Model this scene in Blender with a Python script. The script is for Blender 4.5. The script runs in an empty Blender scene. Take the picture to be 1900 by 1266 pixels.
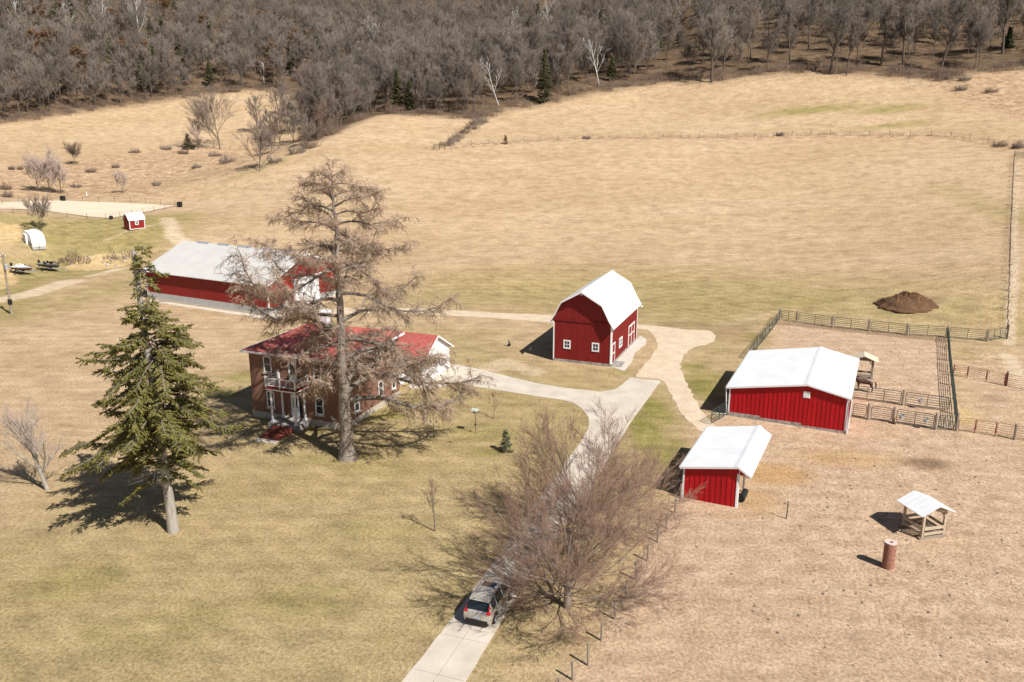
import bpy, math, random
import numpy as np
R = math.radians
rnd = random.Random(7)
sc = bpy.context.scene
col = sc.collection
PI = math.pi

# ------------------------------------------------------------------ camera
FP, CX, CY, PITCH, CAMH = 1600., 950., 633., R(15.5), 31.
cam = bpy.data.cameras.new('camera'); cam.sensor_width = 36; cam.lens = FP/1900*36; cam.clip_end = 5000
cam.clip_start = 0.5
co = bpy.data.objects.new('camera', cam); col.objects.link(co)
co.location = (0, 0, CAMH); co.rotation_euler = (PI/2-PITCH, 0, 0)
sc.camera = co

def ray(px, py):
    a = (px-CX)/FP; b = (py-CY)/FP
    return np.array([a, math.cos(PITCH)-b*math.sin(PITCH), -math.sin(PITCH)-b*math.cos(PITCH)])
def atd(px, py, d):
    r = ray(px, py); t = d/math.hypot(r[0], r[1]); return np.array([0, 0, CAMH])+t*r
def atz(px, py, z):
    r = ray(px, py); t = (z-CAMH)/r[2]; return np.array([0, 0, CAMH])+t*r

# ------------------------------------------------------------------ terrain
ctrl = []
for py, d in ((500, 155), (450, 178), (400, 200), (350, 225), (300, 250), (265, 271), (200, 322), (160, 343)):
    for px in (800, 1000, 1200):
        if px == 800 and py < 250: continue
        ctrl.append(atd(px, py, d))
for py, d in ((500, 157), (450, 180), (400, 203), (350, 228), (300, 254), (255, 280), (200, 312), (150, 340)):
    for px in (1450, 1700, 1950): ctrl.append(atd(px, py, d))
for px, py, d in ((300, 362, 247), (400, 338, 252), (480, 315, 258), (560, 285, 268), (620, 250, 282), (700, 218, 302),
                  (780, 245, 285), (870, 222, 303), (640, 330, 240), (560, 400, 205), (450, 420, 200),
                  (480, 288, 312), (400, 288, 302), (545, 235, 345), (600, 205, 372),
                  (480, 172, 415), (250, 205, 398), (0, 226, 380), (-150, 240, 370), (0, 300, 315), (250, 290, 318),
                  (0, 330, 287), (200, 330, 287), (330, 325, 284), (0, 372, 248), (150, 370, 250), (330, 372, 243), (0, 405, 218), (330, 402, 214),
                  (180, 405, 217), (0, 450, 194), (200, 445, 194), (330, 440, 190)):
    ctrl.append(atd(px, py, d))
for az in (-34, -24, -14, -4, 6):
    for d, z in ((470, 50), (580, 76), (750, 130), (1000, 190)): ctrl.append(np.array([d*math.sin(R(az)), d*math.cos(R(az)), z]))
for az in (14, 24, 34):
    for d, z in ((400, 56), (520, 88), (750, 140), (1000, 195)): ctrl.append(np.array([d*math.sin(R(az)), d*math.cos(R(az)), z]))
for az in (-75, 75):
    for d, z in ((200, 3), (350, 25), (600, 80), (1000, 180)): ctrl.append(np.array([d*math.sin(R(az)), d*math.cos(R(az)), z]))
ctrl.append(np.array([-60, -200, 0])); ctrl.append(np.array([60, -200, 0]))
for x in range(-90, 91, 15):
    for y in range(-30, 141, 17):
        if y > 120 and x > 20: continue
        z = 0
        if x > 14: z = -0.022*(x-14)*max(0, min(1, (125-y)/50))
        ctrl.append(np.array([x, y, z]))
for x in (-110, -95, -80): ctrl.append(np.array([x, 150., 0.])); ctrl.append(np.array([x, 168., 0.1]))
for x in (-60, -40, -20): ctrl.append(np.array([x, 150., 0.3]))
CT = np.array(ctrl, float)
SCL = 100.
def _phi(r): return np.where(r > 1e-9, r*r*np.log(np.maximum(r, 1e-9)), 0)
_n = len(CT)
_X = CT[:, :2]/SCL
_K = _phi(np.linalg.norm(_X[:, None]-_X[None], axis=2)) + np.eye(_n)*0.002
_Pm = np.hstack([np.ones((_n, 1)), _X])
_A = np.block([[_K, _Pm], [_Pm.T, np.zeros((3, 3))]])
_w = np.linalg.solve(_A, np.concatenate([CT[:, 2], np.zeros(3)]))
def terr(x, y):
    x = np.atleast_1d(np.asarray(x, float)); y = np.atleast_1d(np.asarray(y, float))
    out = np.empty(x.shape)
    fx, fy, fo = x.ravel()/SCL, y.ravel()/SCL, out.ravel()
    for i in range(0, len(fx), 20000):
        q = np.stack([fx[i:i+20000], fy[i:i+20000]], 1)
        r = np.sqrt(((q[:, None]-_X[None])**2).sum(2))
        fo[i:i+20000] = _phi(r)@_w[:_n] + _w[_n] + q@_w[_n+1:]
    t = fo.reshape(x.shape)
    return np.sign(t)*np.maximum(np.abs(t)-0.16, 0)
def tz(x, y): return float(terr(x, y)[0])
def G(px, py):
    """ground point seen at a place of the survey picture"""
    r = ray(px, py); o = np.array([0, 0, CAMH])
    ts = np.linspace(30, 900, 1500)
    P = o+ts[:, None]*r
    h = P[:, 2]-terr(P[:, 0], P[:, 1])
    k = np.argmax(h < 0)
    if h[k] >= 0: return atd(px, py, 600)
    a, b = ts[max(k-1, 0)], ts[k]
    for _ in range(18):
        m = (a+b)/2; q = o+m*r
        if q[2]-tz(q[0], q[1]) < 0: b = m
        else: a = m
    q = o+b*r; q[2] = tz(q[0], q[1]); return q
def top_h(px_top, py_top, base):
    r = ray(px_top, py_top); t = base[1]/r[1]; return CAMH+t*r[2]-base[2]

# ------------------------------------------------------------------ materials
def nmat(name):
    m = bpy.data.materials.new(name); m.use_nodes = True
    nt = m.node_tree; return m, nt, nt.nodes['Principled BSDF']
def N(nt, t, **kw):
    n = nt.nodes.new(t)
    for k, v in kw.items():
        if k in n.inputs.keys() if hasattr(n.inputs, 'keys') else False: n.inputs[k].default_value = v
        else: setattr(n, k, v)
    return n
def mat(name, c, rough=.7, var=.25, scale=3., metal=0., bump=0., c2=None, bscale=None, spec=.3, stretch=None, coat=0):
    m, nt, b = nmat(name)
    b.inputs['Roughness'].default_value = rough; b.inputs['Metallic'].default_value = metal
    b.inputs['Specular IOR Level'].default_value = spec
    b.inputs['Coat Weight'].default_value = coat
    c = tuple(c)+(1,)
    c2 = tuple(c2)+(1,) if c2 else tuple(x*(1-var) for x in c[:3])+(1,)
    tc = N(nt, 'ShaderNodeTexCoord')
    src = tc.outputs['Object']
    if stretch:
        mp = N(nt, 'ShaderNodeMapping'); mp.inputs['Scale'].default_value = stretch
        nt.links.new(src, mp.inputs['Vector']); src = mp.outputs[0]
    nz = N(nt, 'ShaderNodeTexNoise'); nz.inputs['Scale'].default_value = scale; nz.inputs['Detail'].default_value = 5
    nz.inputs['Roughness'].default_value = .65
    nt.links.new(src, nz.inputs['Vector'])
    rp = N(nt, 'ShaderNodeValToRGB'); rp.color_ramp.elements[0].position = .35; rp.color_ramp.elements[1].position = .65
    rp.color_ramp.elements[0].color = c2; rp.color_ramp.elements[1].color = c
    nt.links.new(nz.outputs['Fac'], rp.inputs[0]); nt.links.new(rp.outputs[0], b.inputs['Base Color'])
    if bump:
        bp = N(nt, 'ShaderNodeBump'); bp.inputs['Strength'].default_value = bump; bp.inputs['Distance'].default_value = .05
        n2 = N(nt, 'ShaderNodeTexNoise'); n2.inputs['Scale'].default_value = bscale or scale*4; n2.inputs['Detail'].default_value = 4
        nt.links.new(src, n2.inputs['Vector']); nt.links.new(n2.outputs['Fac'], bp.inputs['Height'])
        nt.links.new(bp.outputs[0], b.inputs['Normal'])
    return m
def brick_mat(name, c1, c2, mortar):
    m, nt, b = nmat(name); b.inputs['Roughness'].default_value = .85
    tc = N(nt, 'ShaderNodeTexCoord'); sp = N(nt, 'ShaderNodeSeparateXYZ'); nt.links.new(tc.outputs['Object'], sp.inputs[0])
    ad = N(nt, 'ShaderNodeMath', operation='ADD'); nt.links.new(sp.outputs[0], ad.inputs[0]); nt.links.new(sp.outputs[1], ad.inputs[1])
    cb = N(nt, 'ShaderNodeCombineXYZ'); nt.links.new(ad.outputs[0], cb.inputs[0]); nt.links.new(sp.outputs[2], cb.inputs[1])
    br = N(nt, 'ShaderNodeTexBrick'); br.inputs['Scale'].default_value = 1; br.inputs['Brick Width'].default_value = .23
    br.inputs['Row Height'].default_value = .08; br.inputs['Mortar Size'].default_value = .007
    br.inputs['Color1'].default_value = c1+(1,); br.inputs['Color2'].default_value = c2+(1,); br.inputs['Mortar'].default_value = mortar+(1,)
    nt.links.new(cb.outputs[0], br.inputs['Vector'])
    nz = N(nt, 'ShaderNodeTexNoise'); nz.inputs['Scale'].default_value = 1.3; nz.inputs['Detail'].default_value = 5
    nt.links.new(tc.outputs['Object'], nz.inputs['Vector'])
    mx = N(nt, 'ShaderNodeMix', data_type='RGBA', blend_type='MULTIPLY'); mx.inputs[0].default_value = .45
    nt.links.new(br.outputs['Color'], mx.inputs[6]); nt.links.new(nz.outputs['Color'], mx.inputs[7])
    nt.links.new(mx.outputs[2], b.inputs['Base Color'])
    return m

M = {}
M['red_metal'] = mat('red_metal', (.43, .004, .010), .5, .25, .9, stretch=(2.5, 2.5, .25))
M['red_board'] = mat('red_board', (.215, .012, .012), .6, .25, 1.2, stretch=(2, 2, .3))
M['red_machine'] = mat('red_machine', (.235, .018, .016), .5, .15, .5)
M['dark_red'] = mat('dark_red', (.16, .008, .008), .6, .25, 2)
M['white_metal'] = mat('white_metal', (.75, .755, .76), .5, .10, .5)
M['grey_roof'] = mat('grey_roof', (.52, .50, .465), .5, .08, .5)
M['white_paint'] = mat('white_paint', (.78, .78, .76), .55, .1, 2)
M['grey_metal'] = mat('grey_metal', (.42, .42, .41), .5, .12, 1)
M['concrete'] = mat('concrete', (.56, .50, .42), .9, .16, .8, bump=.15, bscale=9)
M['old_concrete'] = mat('old_concrete', (.40, .37, .33), .9, .6, 2.2, bump=.2)
M['shingle'] = mat('red_shingle', (.43, .105, .085), .85, .35, 2.5, bump=.3, bscale=12)
M['brick'] = brick_mat('brick', (.29, .125, .072), (.20, .078, .046), (.34, .25, .19))
M['stone'] = mat('stone', (.50, .44, .35), .9, .3, 3)
M['glass'] = mat('dark_glass', (.02, .026, .032), .08, .3, 1, spec=.6)
M['black'] = mat('black_plastic', (.02, .02, .02), .5, .3, 4)
M['tyre'] = mat('tyre_rubber', (.02, .02, .021), .8, .3, 6)
M['rim'] = mat('wheel_rim', (.45, .45, .46), .35, .1, 3, metal=.7)
M['bark'] = mat('grey_bark', (.30, .25, .205), .95, .5, 1.8, bump=.8, stretch=(3, 3, .5))
M['bark_pale'] = mat('pale_bark', (.40, .36, .30), .95, .4, 1.8, bump=.5, stretch=(3, 3, .5))
M['larch_twig'] = mat('larch_twig', (.50, .36, .26), .95, .4, .7)
M['larch_limb'] = mat('larch_limb', (.21, .175, .145), .95, .4, 1)
M['maple_limb'] = mat('maple_limb', (.23, .18, .145), .95, .35, .8)
M['maple_twig'] = mat('maple_twig', (.29, .18, .125), .95, .45, .6)
M['wood_bark'] = mat('woodland_bark', (.155, .13, .108), .95, .4, .2)
M['wood_twig'] = mat('woodland_twig', (.222, .178, .146), .95, .35, .05)
M['wood_twig_b'] = mat('woodland_twig_warm', (.20, .152, .122), .95, .35, .05)
M['wood_twig_c'] = mat('woodland_twig_dark', (.14, .112, .09), .95, .35, .05)
M['field_twig'] = mat('field_twig', (.205, .155, .125), .95, .35, .2)
M['pink_twig'] = mat('pale_pinkish_twig', (.46, .35, .29), .95, .3, .4)
M['white_bark'] = mat('white_bark', (.62, .59, .55), .9, .2, .5)
M['rust_leaf'] = mat('rust_leaf', (.17, .085, .03), .95, .4, .3)
M['spruce'] = mat('spruce_needles', (.21, .19, .046), .9, .5, .9)
M['cedar'] = mat('cedar_needles', (.07, .075, .025), .9, .4, .4)
M['young_spruce'] = mat('young_spruce_needles', (.075, .10, .035), .9, .4, 2)
M['dry_grass'] = mat('dry_grass', (.40, .29, .18), 1, .45, .4)
M['lawn_grass'] = mat('lawn_grass', (.44, .36, .17), 1, .4, .25, c2=(.24, .25, .085))
M['shrub'] = mat('shrub_twig', (.185, .125, .09), .95, .35, .5)
M['wood_post'] = mat('weathered_wood', (.33, .27, .21), .95, .4, 3, stretch=(3, 3, .4))
M['dark_post'] = mat('dark_wood', (.16, .125, .10), .95, .4, 3)
M['raw_wood'] = mat('pale_lumber', (.50, .40, .29), .85, .25, 3)
M['tan_roof'] = mat('tan_metal_roof', (.62, .52, .38), .6, .1, 1)
M['green_tube'] = mat('green_tube', (.035, .062, .052), .5, .2, 2)
M['red_tube'] = mat('red_tube', (.25, .06, .05), .6, .3, 2)
M['wire'] = mat('fence_wire', (.22, .20, .18), .6, .3, 2)
M['plank'] = mat('brick_red_step', (.22, .055, .035), .85, .35, 3)
M['dirtpile'] = mat('brown_earth', (.155, .08, .038), 1, .6, 1.2, c2=(.075, .043, .026), bump=.6, bscale=4)
M['clay'] = mat('red_clay_tile', (.40, .185, .125), .9, .5, 7, c2=(.19, .09, .065), bump=.3)
M['clay_rim'] = mat('pale_clay_rim', (.62, .50, .45), .9, .2, 6)
M['car_paint'] = mat('beige_car_paint', (.47, .43, .365), .3, .04, 1, metal=.2, coat=.6, spec=.5)
M['tail'] = mat('tail_lamp_red', (.42, .015, .02), .2, .1, 4, spec=.6)
M['plate'] = mat('number_plate', (.6, .65, .75), .5, .1, 8)
M['horse'] = mat('horse_coat', (.10, .052, .034), .7, .6, 3.5, c2=(.035, .02, .016))
M['horse_pale'] = mat('pale_spotted_coat', (.42, .35, .31), .7, .5, 8, c2=(.22, .16, .13))
M['dog_black'] = mat('black_fur', (.012, .011, .011), .8, .3, 8)
M['white_fur'] = mat('white_fur', (.62, .6, .56), .8, .2, 8)
M['rock'] = mat('rock', (.45, .40, .35), .95, .3, 3)
M['sand'] = mat('arena_sand', (.66, .52, .38), 1, .08, .15)
M['galv'] = mat('galvanised', (.5, .52, .54), .45, .15, 2, metal=.5)
M['swoosh'] = mat('grey_graphic', (.16, .15, .18), .5, .3, 2)
M['hull_red'] = mat('maroon_hull', (.14, .04, .035), .3, .15, 2, spec=.5)
M['hull_dark'] = mat('dark_hull', (.035, .03, .03), .3, .2, 2, spec=.5)
M['strawpile'] = mat('straw_pile', (.56, .40, .20), 1, .3, 2)

# ------------------------------------------------------------------ mesh helpers
class MB:
    def __init__(s): s.v = []; s.f = []
    def add(s, vs, fs):
        o = len(s.v); s.v += [tuple(map(float, v)) for v in vs]; s.f += [tuple(i+o for i in f) for f in fs]; return s
    def box(s, x0, x1, y0, y1, z0, z1):
        v = [(x0, y0, z0), (x1, y0, z0), (x1, y1, z0), (x0, y1, z0), (x0, y0, z1), (x1, y0, z1), (x1, y1, z1), (x0, y1, z1)]
        return s.add(v, [(3, 2, 1, 0), (4, 5, 6, 7), (0, 1, 5, 4), (1, 2, 6, 5), (2, 3, 7, 6), (3, 0, 4, 7)])
    def prism(s, pts, vec):
        n = len(pts); v = list(pts)+[(p[0]+vec[0], p[1]+vec[1], p[2]+vec[2]) for p in pts]
        nx = sum((pts[i][1]-pts[(i+1) % n][1])*(pts[i][2]+pts[(i+1) % n][2]) for i in range(n))
        ny = sum((pts[i][2]-pts[(i+1) % n][2])*(pts[i][0]+pts[(i+1) % n][0]) for i in range(n))
        nz = sum((pts[i][0]-pts[(i+1) % n][0])*(pts[i][1]+pts[(i+1) % n][1]) for i in range(n))
        flip = nx*vec[0]+ny*vec[1]+nz*vec[2] > 0
        a, b = tuple(range(n)), tuple(range(2*n-1, n-1, -1))
        sides = [(i, (i+1) % n, n+(i+1) % n, n+i) for i in range(n)]
        if flip: fs = [a[::-1], b[::-1]]+sides
        else: fs = [a, b]+[q[::-1] for q in sides]
        return s.add(v, fs)
    def tube(s, p0, p1, r0, r1=None, k=8, cap=True):
        r1 = r0 if r1 is None else r1
        p0, p1 = np.array(p0, float), np.array(p1, float); d = p1-p0; d = d/(np.linalg.norm(d)+1e-9)
        a = np.cross(d, (0, 0, 1) if abs(d[2]) < .9 else (1, 0, 0)); a /= np.linalg.norm(a); b = np.cross(d, a)
        c = [(math.cos(2*PI*i/k), math.sin(2*PI*i/k)) for i in range(k)]
        v = [p0+r0*(x*a+y*b) for x, y in c]+[p1+r1*(x*a+y*b) for x, y in c]
        f = [(i, (i+1) % k, k+(i+1) % k, k+i) for i in range(k)]
        if cap: f += [tuple(range(k-1, -1, -1)), tuple(range(k, 2*k))]
        return s.add(v, f)
    def path(s, pts, r, k=6):
        for i in range(len(pts)-1):
            s.tube(pts[i], pts[i+1], r[i] if hasattr(r, '__len__') else r, r[i+1] if hasattr(r, '__len__') else r, k)
        return s
    def lathe(s, prof, c=(0, 0, 0), k=16, axis='z'):
        v = []; f = []
        for (r, z) in prof:
            for i in range(k):
                a = 2*PI*i/k; p = (r*math.cos(a), r*math.sin(a), z)
                if axis == 'y': p = (p[0], p[2], p[1])
                if axis == 'x': p = (p[2], p[0], p[1])
                v.append((c[0]+p[0], c[1]+p[1], c[2]+p[2]))
        for j in range(len(prof)-1):
            for i in range(k): f.append((j*k+i, j*k+(i+1) % k, (j+1)*k+(i+1) % k, (j+1)*k+i))
        f.append(tuple(range(k-1, -1, -1))); n = len(prof)-1; f.append(tuple(n*k+i for i in range(k)))
        return s.add(v, f)
    def ringbar(s, outer, inner, vec):
        """flat frame between two outlines of equal count, extruded by vec"""
        n = len(outer)
        for i in range(n):
            j = (i+1) % n
            s.prism([outer[i], outer[j], inner[j], inner[i]], vec)
        return s
    def build(s, name, m, parent=None, loc=None, rotz=0, smooth=False):
        me = bpy.data.meshes.new(name); me.from_pydata(s.v, [], s.f); me.materials.append(M[m] if isinstance(m, str) else m)
        me.validate(); me.update()
        return link(name, me, parent, loc, rotz, smooth)
def link(name, me, parent=None, loc=None, rotz=0, smooth=False):
    if smooth:
        me.polygons.foreach_set('use_smooth', [True]*len(me.polygons))
        try: me.set_sharp_from_angle(angle=R(40))
        except Exception: pass
    o = bpy.data.objects.new(name, me); col.objects.link(o)
    if parent: o.parent = parent
    if loc is not None: o.location = loc
    if rotz: o.rotation_euler.z = rotz
    return o
def tag(o, label=None, cat=None, group=None, kind=None):
    if label: o['label'] = label
    if cat: o['category'] = cat
    if group: o['group'] = group
    if kind: o['kind'] = kind
    return o
def empty(name, loc, rz=0, label=None, cat=None, group=None):
    o = bpy.data.objects.new(name, None); col.objects.link(o); o.empty_display_size = .3
    o.location = [float(q) for q in loc]; o.rotation_euler.z = rz
    return tag(o, label, cat, group)
def copy_tree(o, parent=None):
    c = o.copy(); col.objects.link(c); c.parent = parent
    for ch in list(o.children): copy_tree(ch, c)
    return c
def npmesh(name, V, Q=None, T=None, mats=(), mi=None):
    me = bpy.data.meshes.new(name)
    Q = np.zeros((0, 4), int) if Q is None else np.asarray(Q); T = np.zeros((0, 3), int) if T is None else np.asarray(T)
    me.vertices.add(len(V)); me.vertices.foreach_set('co', np.asarray(V, np.float32).ravel())
    nl = len(Q)*4+len(T)*3
    me.loops.add(nl); me.loops.foreach_set('vertex_index', np.concatenate([Q.ravel(), T.ravel()]).astype(np.int32))
    me.polygons.add(len(Q)+len(T))
    st = np.concatenate([np.arange(len(Q))*4, len(Q)*4+np.arange(len(T))*3]).astype(np.int32)
    me.polygons.foreach_set('loop_start', st)
    for m in mats: me.materials.append(M[m])
    if mi is not None: me.polygons.foreach_set('material_index', np.asarray(mi, np.int32))
    me.update(calc_edges=True); me.validate()
    return me
def seg_mesh(S, k):
    """S rows: p0 p1 r0 r1 -> tapered k-sided tubes"""
    S = np.asarray(S, float).reshape(-1, 8); p0, p1, r0, r1 = S[:, :3], S[:, 3:6], S[:, 6:7], S[:, 7:8]
    d = p1-p0; d /= np.linalg.norm(d, axis=1, keepdims=True)+1e-9
    up = np.where(np.abs(d[:, 2:3]) < .9, [[0, 0, 1.]], [[1., 0, 0]])
    a = np.cross(d, up); a /= np.linalg.norm(a, axis=1, keepdims=True)+1e-9; b = np.cross(d, a)
    V = []
    for p, r in ((p0, r0), (p1, r1)):
        for i in range(k):
            t = 2*PI*i/k; V.append(p+r*(math.cos(t)*a+math.sin(t)*b))
    V = np.stack(V, 1).reshape(-1, 3); n = len(S); base = (np.arange(n)*2*k)[:, None]
    Q = np.concatenate([base+np.array([[i, (i+1) % k, k+(i+1) % k, k+i]]) for i in range(k)], 0)
    return V, Q
def spike_mesh(S):
    """S rows: p0 p1 r -> three-sided spikes"""
    S = np.asarray(S, float).reshape(-1, 7); p0, p1, r = S[:, :3], S[:, 3:6], S[:, 6:7]
    d = p1-p0; d /= np.linalg.norm(d, axis=1, keepdims=True)+1e-9
    up = np.where(np.abs(d[:, 2:3]) < .9, [[0, 0, 1.]], [[1., 0, 0]])
    a = np.cross(d, up); a /= np.linalg.norm(a, axis=1, keepdims=True)+1e-9; b = np.cross(d, a)
    V = [p0+r*(math.cos(t)*a+math.sin(t)*b) for t in (0, 2*PI/3, 4*PI/3)]+[p1]
    V = np.stack(V, 1).reshape(-1, 3); n = len(S); base = (np.arange(n)*4)[:, None]
    T = np.concatenate([base+np.array([[i, (i+1) % 3, 3]]) for i in range(3)], 0)
    return V, T

# ------------------------------------------------------------------ tree growth
def nrm(v): return v/(np.linalg.norm(v)+1e-9)
def rv(rg): return np.array([rg.gauss(0, 1), rg.gauss(0, 1), rg.gauss(0, 1)])
class Tree:
    def __init__(s, seed): s.rg = random.Random(seed); s.limb = []; s.twig = []; s.trunk = []
    def stem(s, p, d, L, r, n, wob=.1, lift=0., dest=None, taper=.35):
        """polyline; returns list of (point, dir, radius)"""
        pts = [(p, d, r)]; rg = s.rg
        for i in range(n):
            d = nrm(d+wob*rv(rg)*.6+np.array([0, 0, lift/n])); q = p+d*(L/n); r2 = r*(1-(1-taper)/n*1.0) if n > 1 else r*taper
            (s.limb if dest is None else dest).append((*p, *q, r, r2)); p, r = q, r2; pts.append((p, d, r))
        return pts
def at(pts, t):
    f = t*(len(pts)-1); i = min(int(f), len(pts)-2); u = f-i
    return pts[i][0]*(1-u)+pts[i+1][0]*u, pts[i][1], pts[i][2]*(1-u)+pts[i+1][2]*u
def side_dir(d, ang, rg, up=0.):
    a = nrm(np.cross(d, rv(rg))); return nrm(math.cos(ang)*d+math.sin(ang)*a+np.array([0, 0, up]))

def bare_tree(seed, h=18., spread=4.5, fork=.35, nl=9, n2=7, n3=6, n4=4, r=.22, tw=.035, lean=0.):
    t = Tree(seed); rg = t.rg
    d = nrm(np.array([lean, rg.uniform(-.08, .08), 1.]))
    tr = t.stem(np.zeros(3), d, h*.8, r, 7, .05, .1, t.trunk, .25)
    for i in range(nl):
        u = fork+(1-fork)*(i+rg.random())/nl
        p, dd, rr = at(tr, min(u, .99))
        L = spread*(1.25-.5*u)*rg.uniform(.8, 1.25)
        b = t.stem(p, side_dir(dd, rg.uniform(.55, .95), rg, .15), L, rr*.55, 4, .16, .35, None, .3)
        for j in range(n2):
            q, e, r2 = at(b, .25+.75*(j+rg.random())/n2)
            c = t.stem(q, side_dir(e, rg.uniform(.4, .8), rg, .15), L*.45*rg.uniform(.7, 1.2), r2*.5, 2, .15, .3, None, .4)
            for k in range(n3):
                g, e2, r3 = at(c, .2+.8*rg.random())
                e3 = side_dir(e2, rg.uniform(.3, .8), rg, .2); l3 = L*.24*rg.uniform(.6, 1.3)
                t.twig.append((*g, *(g+e3*l3), tw))
                for m in range(n4):
                    g2 = g+e3*l3*rg.uniform(.2, .8); t.twig.append((*g2, *(g2+side_dir(e3, rg.uniform(.3, .7), rg, .15)*l3*rg.uniform(.4, .8)), tw*.8))
    p, dd, rr = tr[-1]
    for j in range(n2):
        c = t.stem(p, side_dir(dd, rg.uniform(.2, .7), rg, .2), h*.17, rr*.6, 3, .15, .2, None, .3)
        for k in range(n3*2):
            g, e2, r3 = at(c, .1+.9*rg.random()); e3 = side_dir(e2, rg.uniform(.3, .7), rg, .2); l3 = h*.06*rg.uniform(.6, 1.3)
            t.twig.append((*g, *(g+e3*l3), tw))
            for m in range(n4):
                g2 = g+e3*l3*rg.uniform(.2, .8); t.twig.append((*g2, *(g2+side_dir(e3, .5, rg, .15)*l3*.6), tw*.8))
    return t
def one_mesh(t, name, mb, mt, k=4):
    V1, Q1 = seg_mesh(t.trunk+t.limb, k); V2, T2 = spike_mesh(t.twig)
    return npmesh(name, np.vstack([V1, V2]), Q1, T2+len(V1), (mb, mt), np.concatenate([np.zeros(len(Q1)), np.ones(len(T2))]))
def tree_parts(t, root, mb, ml, mt, kt=10, kl=5):
    V, Q = seg_mesh(t.trunk, kt); a = link('trunk', npmesh('trunk', V, Q, None, (mb,)), root)
    a.data.polygons.foreach_set('use_smooth', [True]*len(a.data.polygons))
    V1, Q1 = seg_mesh(t.limb, kl); V2, T2 = spike_mesh(t.twig)
    me = npmesh('crown', np.vstack([V1, V2]), Q1, T2+len(V1), (ml, mt), np.concatenate([np.zeros(len(Q1)), np.ones(len(T2))]))
    link('crown', me, root)
def conifer(seed, h, rad, base, nb, sub=.3, sp=.12, sl=.24, sr=.05, droop=-.35, prof=None, skip=None, tr=.25, azw=None, lr=None):
    """spreading conifer: whorled drooping branches carrying needle spikes"""
    t = Tree(seed); rg = t.rg
    trunk = t.stem(np.zeros(3), np.array([0, 0, 1.]), h*.98, tr, 12, .012, 0, t.trunk, .18)
    for i in range(nb):
        u = (i+rg.random())/nb
        z = min(h*.985, base+(h*.985-base)*u+rg.uniform(-.03, .03)*h)
        if skip and skip[0] < z < skip[1] and rg.random() < .8: continue
        f = prof(z) if prof else (1-u)**.8
        az = i*2.4+rg.uniform(-.5, .5)
        L = max(min(.35, rad*.12), rad*f*rg.uniform(*(lr or (.6, 1.12)))*(azw(az, z) if azw else 1))
        p = np.array([trunk[0][0][0], 0, z]); d = nrm(np.array([math.cos(az), math.sin(az), .12+.35*u+rg.uniform(-.28, .28)]))
        n = 6; pts = [(p, d, .07*L/4+.015)]; q = p.copy()
        for k in range(n):
            d = nrm(d+np.array([0, 0, (droop if k < n*.6 else .28)/n*2])+.10*rv(rg)); q2 = q+d*L/n
            r0 = pts[-1][2]; r1 = r0*.8; t.limb.append((*q, *q2, r0, r1)); q = q2; pts.append((q, d, r1))
        m = max(2, int(L/sub))
        for k in range(m):
            v = .18+.82*(k+rg.random())/m
            g, e, _ = at(pts, min(v, .999))
            for sd in (-1, 1):
                sidev = nrm(np.cross(e, (0, 0, 1)))*sd
                sb = nrm(e*.7+sidev*rg.uniform(.4, 1.0)+np.array([0, 0, rg.uniform(-.45, .1)])); l = min(L, 3.6)*.25*(1.15-v*.6)*rg.uniform(.4, 1.2)+.13
                c = max(2, int(l/sp)); t.limb.append((*g, *(g+sb*l), .018, .006))
                for w in range(c):
                    x = g+sb*l*(w+.5+rg.uniform(-.3, .3))/c
                    for z3 in range(2):
                        ee = nrm(sb*.7+.75*rv(rg)*.7+np.array([0, 0, -.25])); ln = sl*rg.uniform(.6, 1.3)
                        t.twig.append((*x, *(x+ee*ln), sr))
        for w in range(3): t.twig.append((*q, *(q+nrm(d+.4*rv(rg))*sl*1.2), sr))
    return t

# ------------------------------------------------------------------ world & sun
SUN_EL, SUN_AZ = R(47), R(136.5)      # azimuth clockwise from +Y
w = bpy.data.worlds.new('World'); sc.world = w; w.use_nodes = True
nt = w.node_tree; bg = nt.nodes['Background']; sky = nt.nodes.new('ShaderNodeTexSky'); sky.sky_type = 'NISHITA'
sky.sun_disc = False; sky.sun_elevation = SUN_EL; sky.sun_rotation = SUN_AZ; sky.altitude = 250; sky.air_density = 1; sky.dust_density = .6
nt.links.new(sky.outputs[0], bg.inputs[0]); bg.inputs[1].default_value = .05
sl = bpy.data.lights.new('sun', 'SUN'); sl.energy = 5; sl.angle = R(.5); sl.color = (1, .965, .915)
so = bpy.data.objects.new('sun', sl); col.objects.link(so); so.location = (60, -60, 80)
so.rotation_euler = (PI/2-SUN_EL, 0, PI-SUN_AZ)
vs = sc.view_settings; vs.view_transform = 'Standard'; vs.look = 'None'; vs.gamma = 1; vs.exposure = .5

# ------------------------------------------------------------------ ground
def pxpoly(pts): return np.array([G(*p)[:2] for p in pts])
def inside(poly, x, y):
    c = np.zeros(x.shape, bool); n = len(poly)
    for i in range(n):
        x0, y0 = poly[i]; x1, y1 = poly[(i+1) % n]
        if y0 == y1: continue
        t = ((y0 > y) != (y1 > y)) & (x < (x1-x0)*(y-y0)/(y1-y0)+x0); c ^= t
    return c
def sdist(poly, x, y, closed=True):
    d = np.full(x.shape, 1e9); n = len(poly)
    for i in range(n if closed else n-1):
        a = poly[i]; b = poly[(i+1) % n]; e = b-a; L = (e**2).sum()+1e-9
        t = np.clip(((x-a[0])*e[0]+(y-a[1])*e[1])/L, 0, 1)
        d = np.minimum(d, np.hypot(x-a[0]-t*e[0], y-a[1]-t*e[1]))
    return d
def soft(poly, x, y, wd):
    s = sdist(poly, x, y)*np.where(inside(poly, x, y), 1, -1); return np.clip(.5+s/(2*wd), 0, 1)
def band(line, x, y, wd, fall): return np.clip(1-(sdist(line, x, y, False)-wd)/fall, 0, 1)
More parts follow.
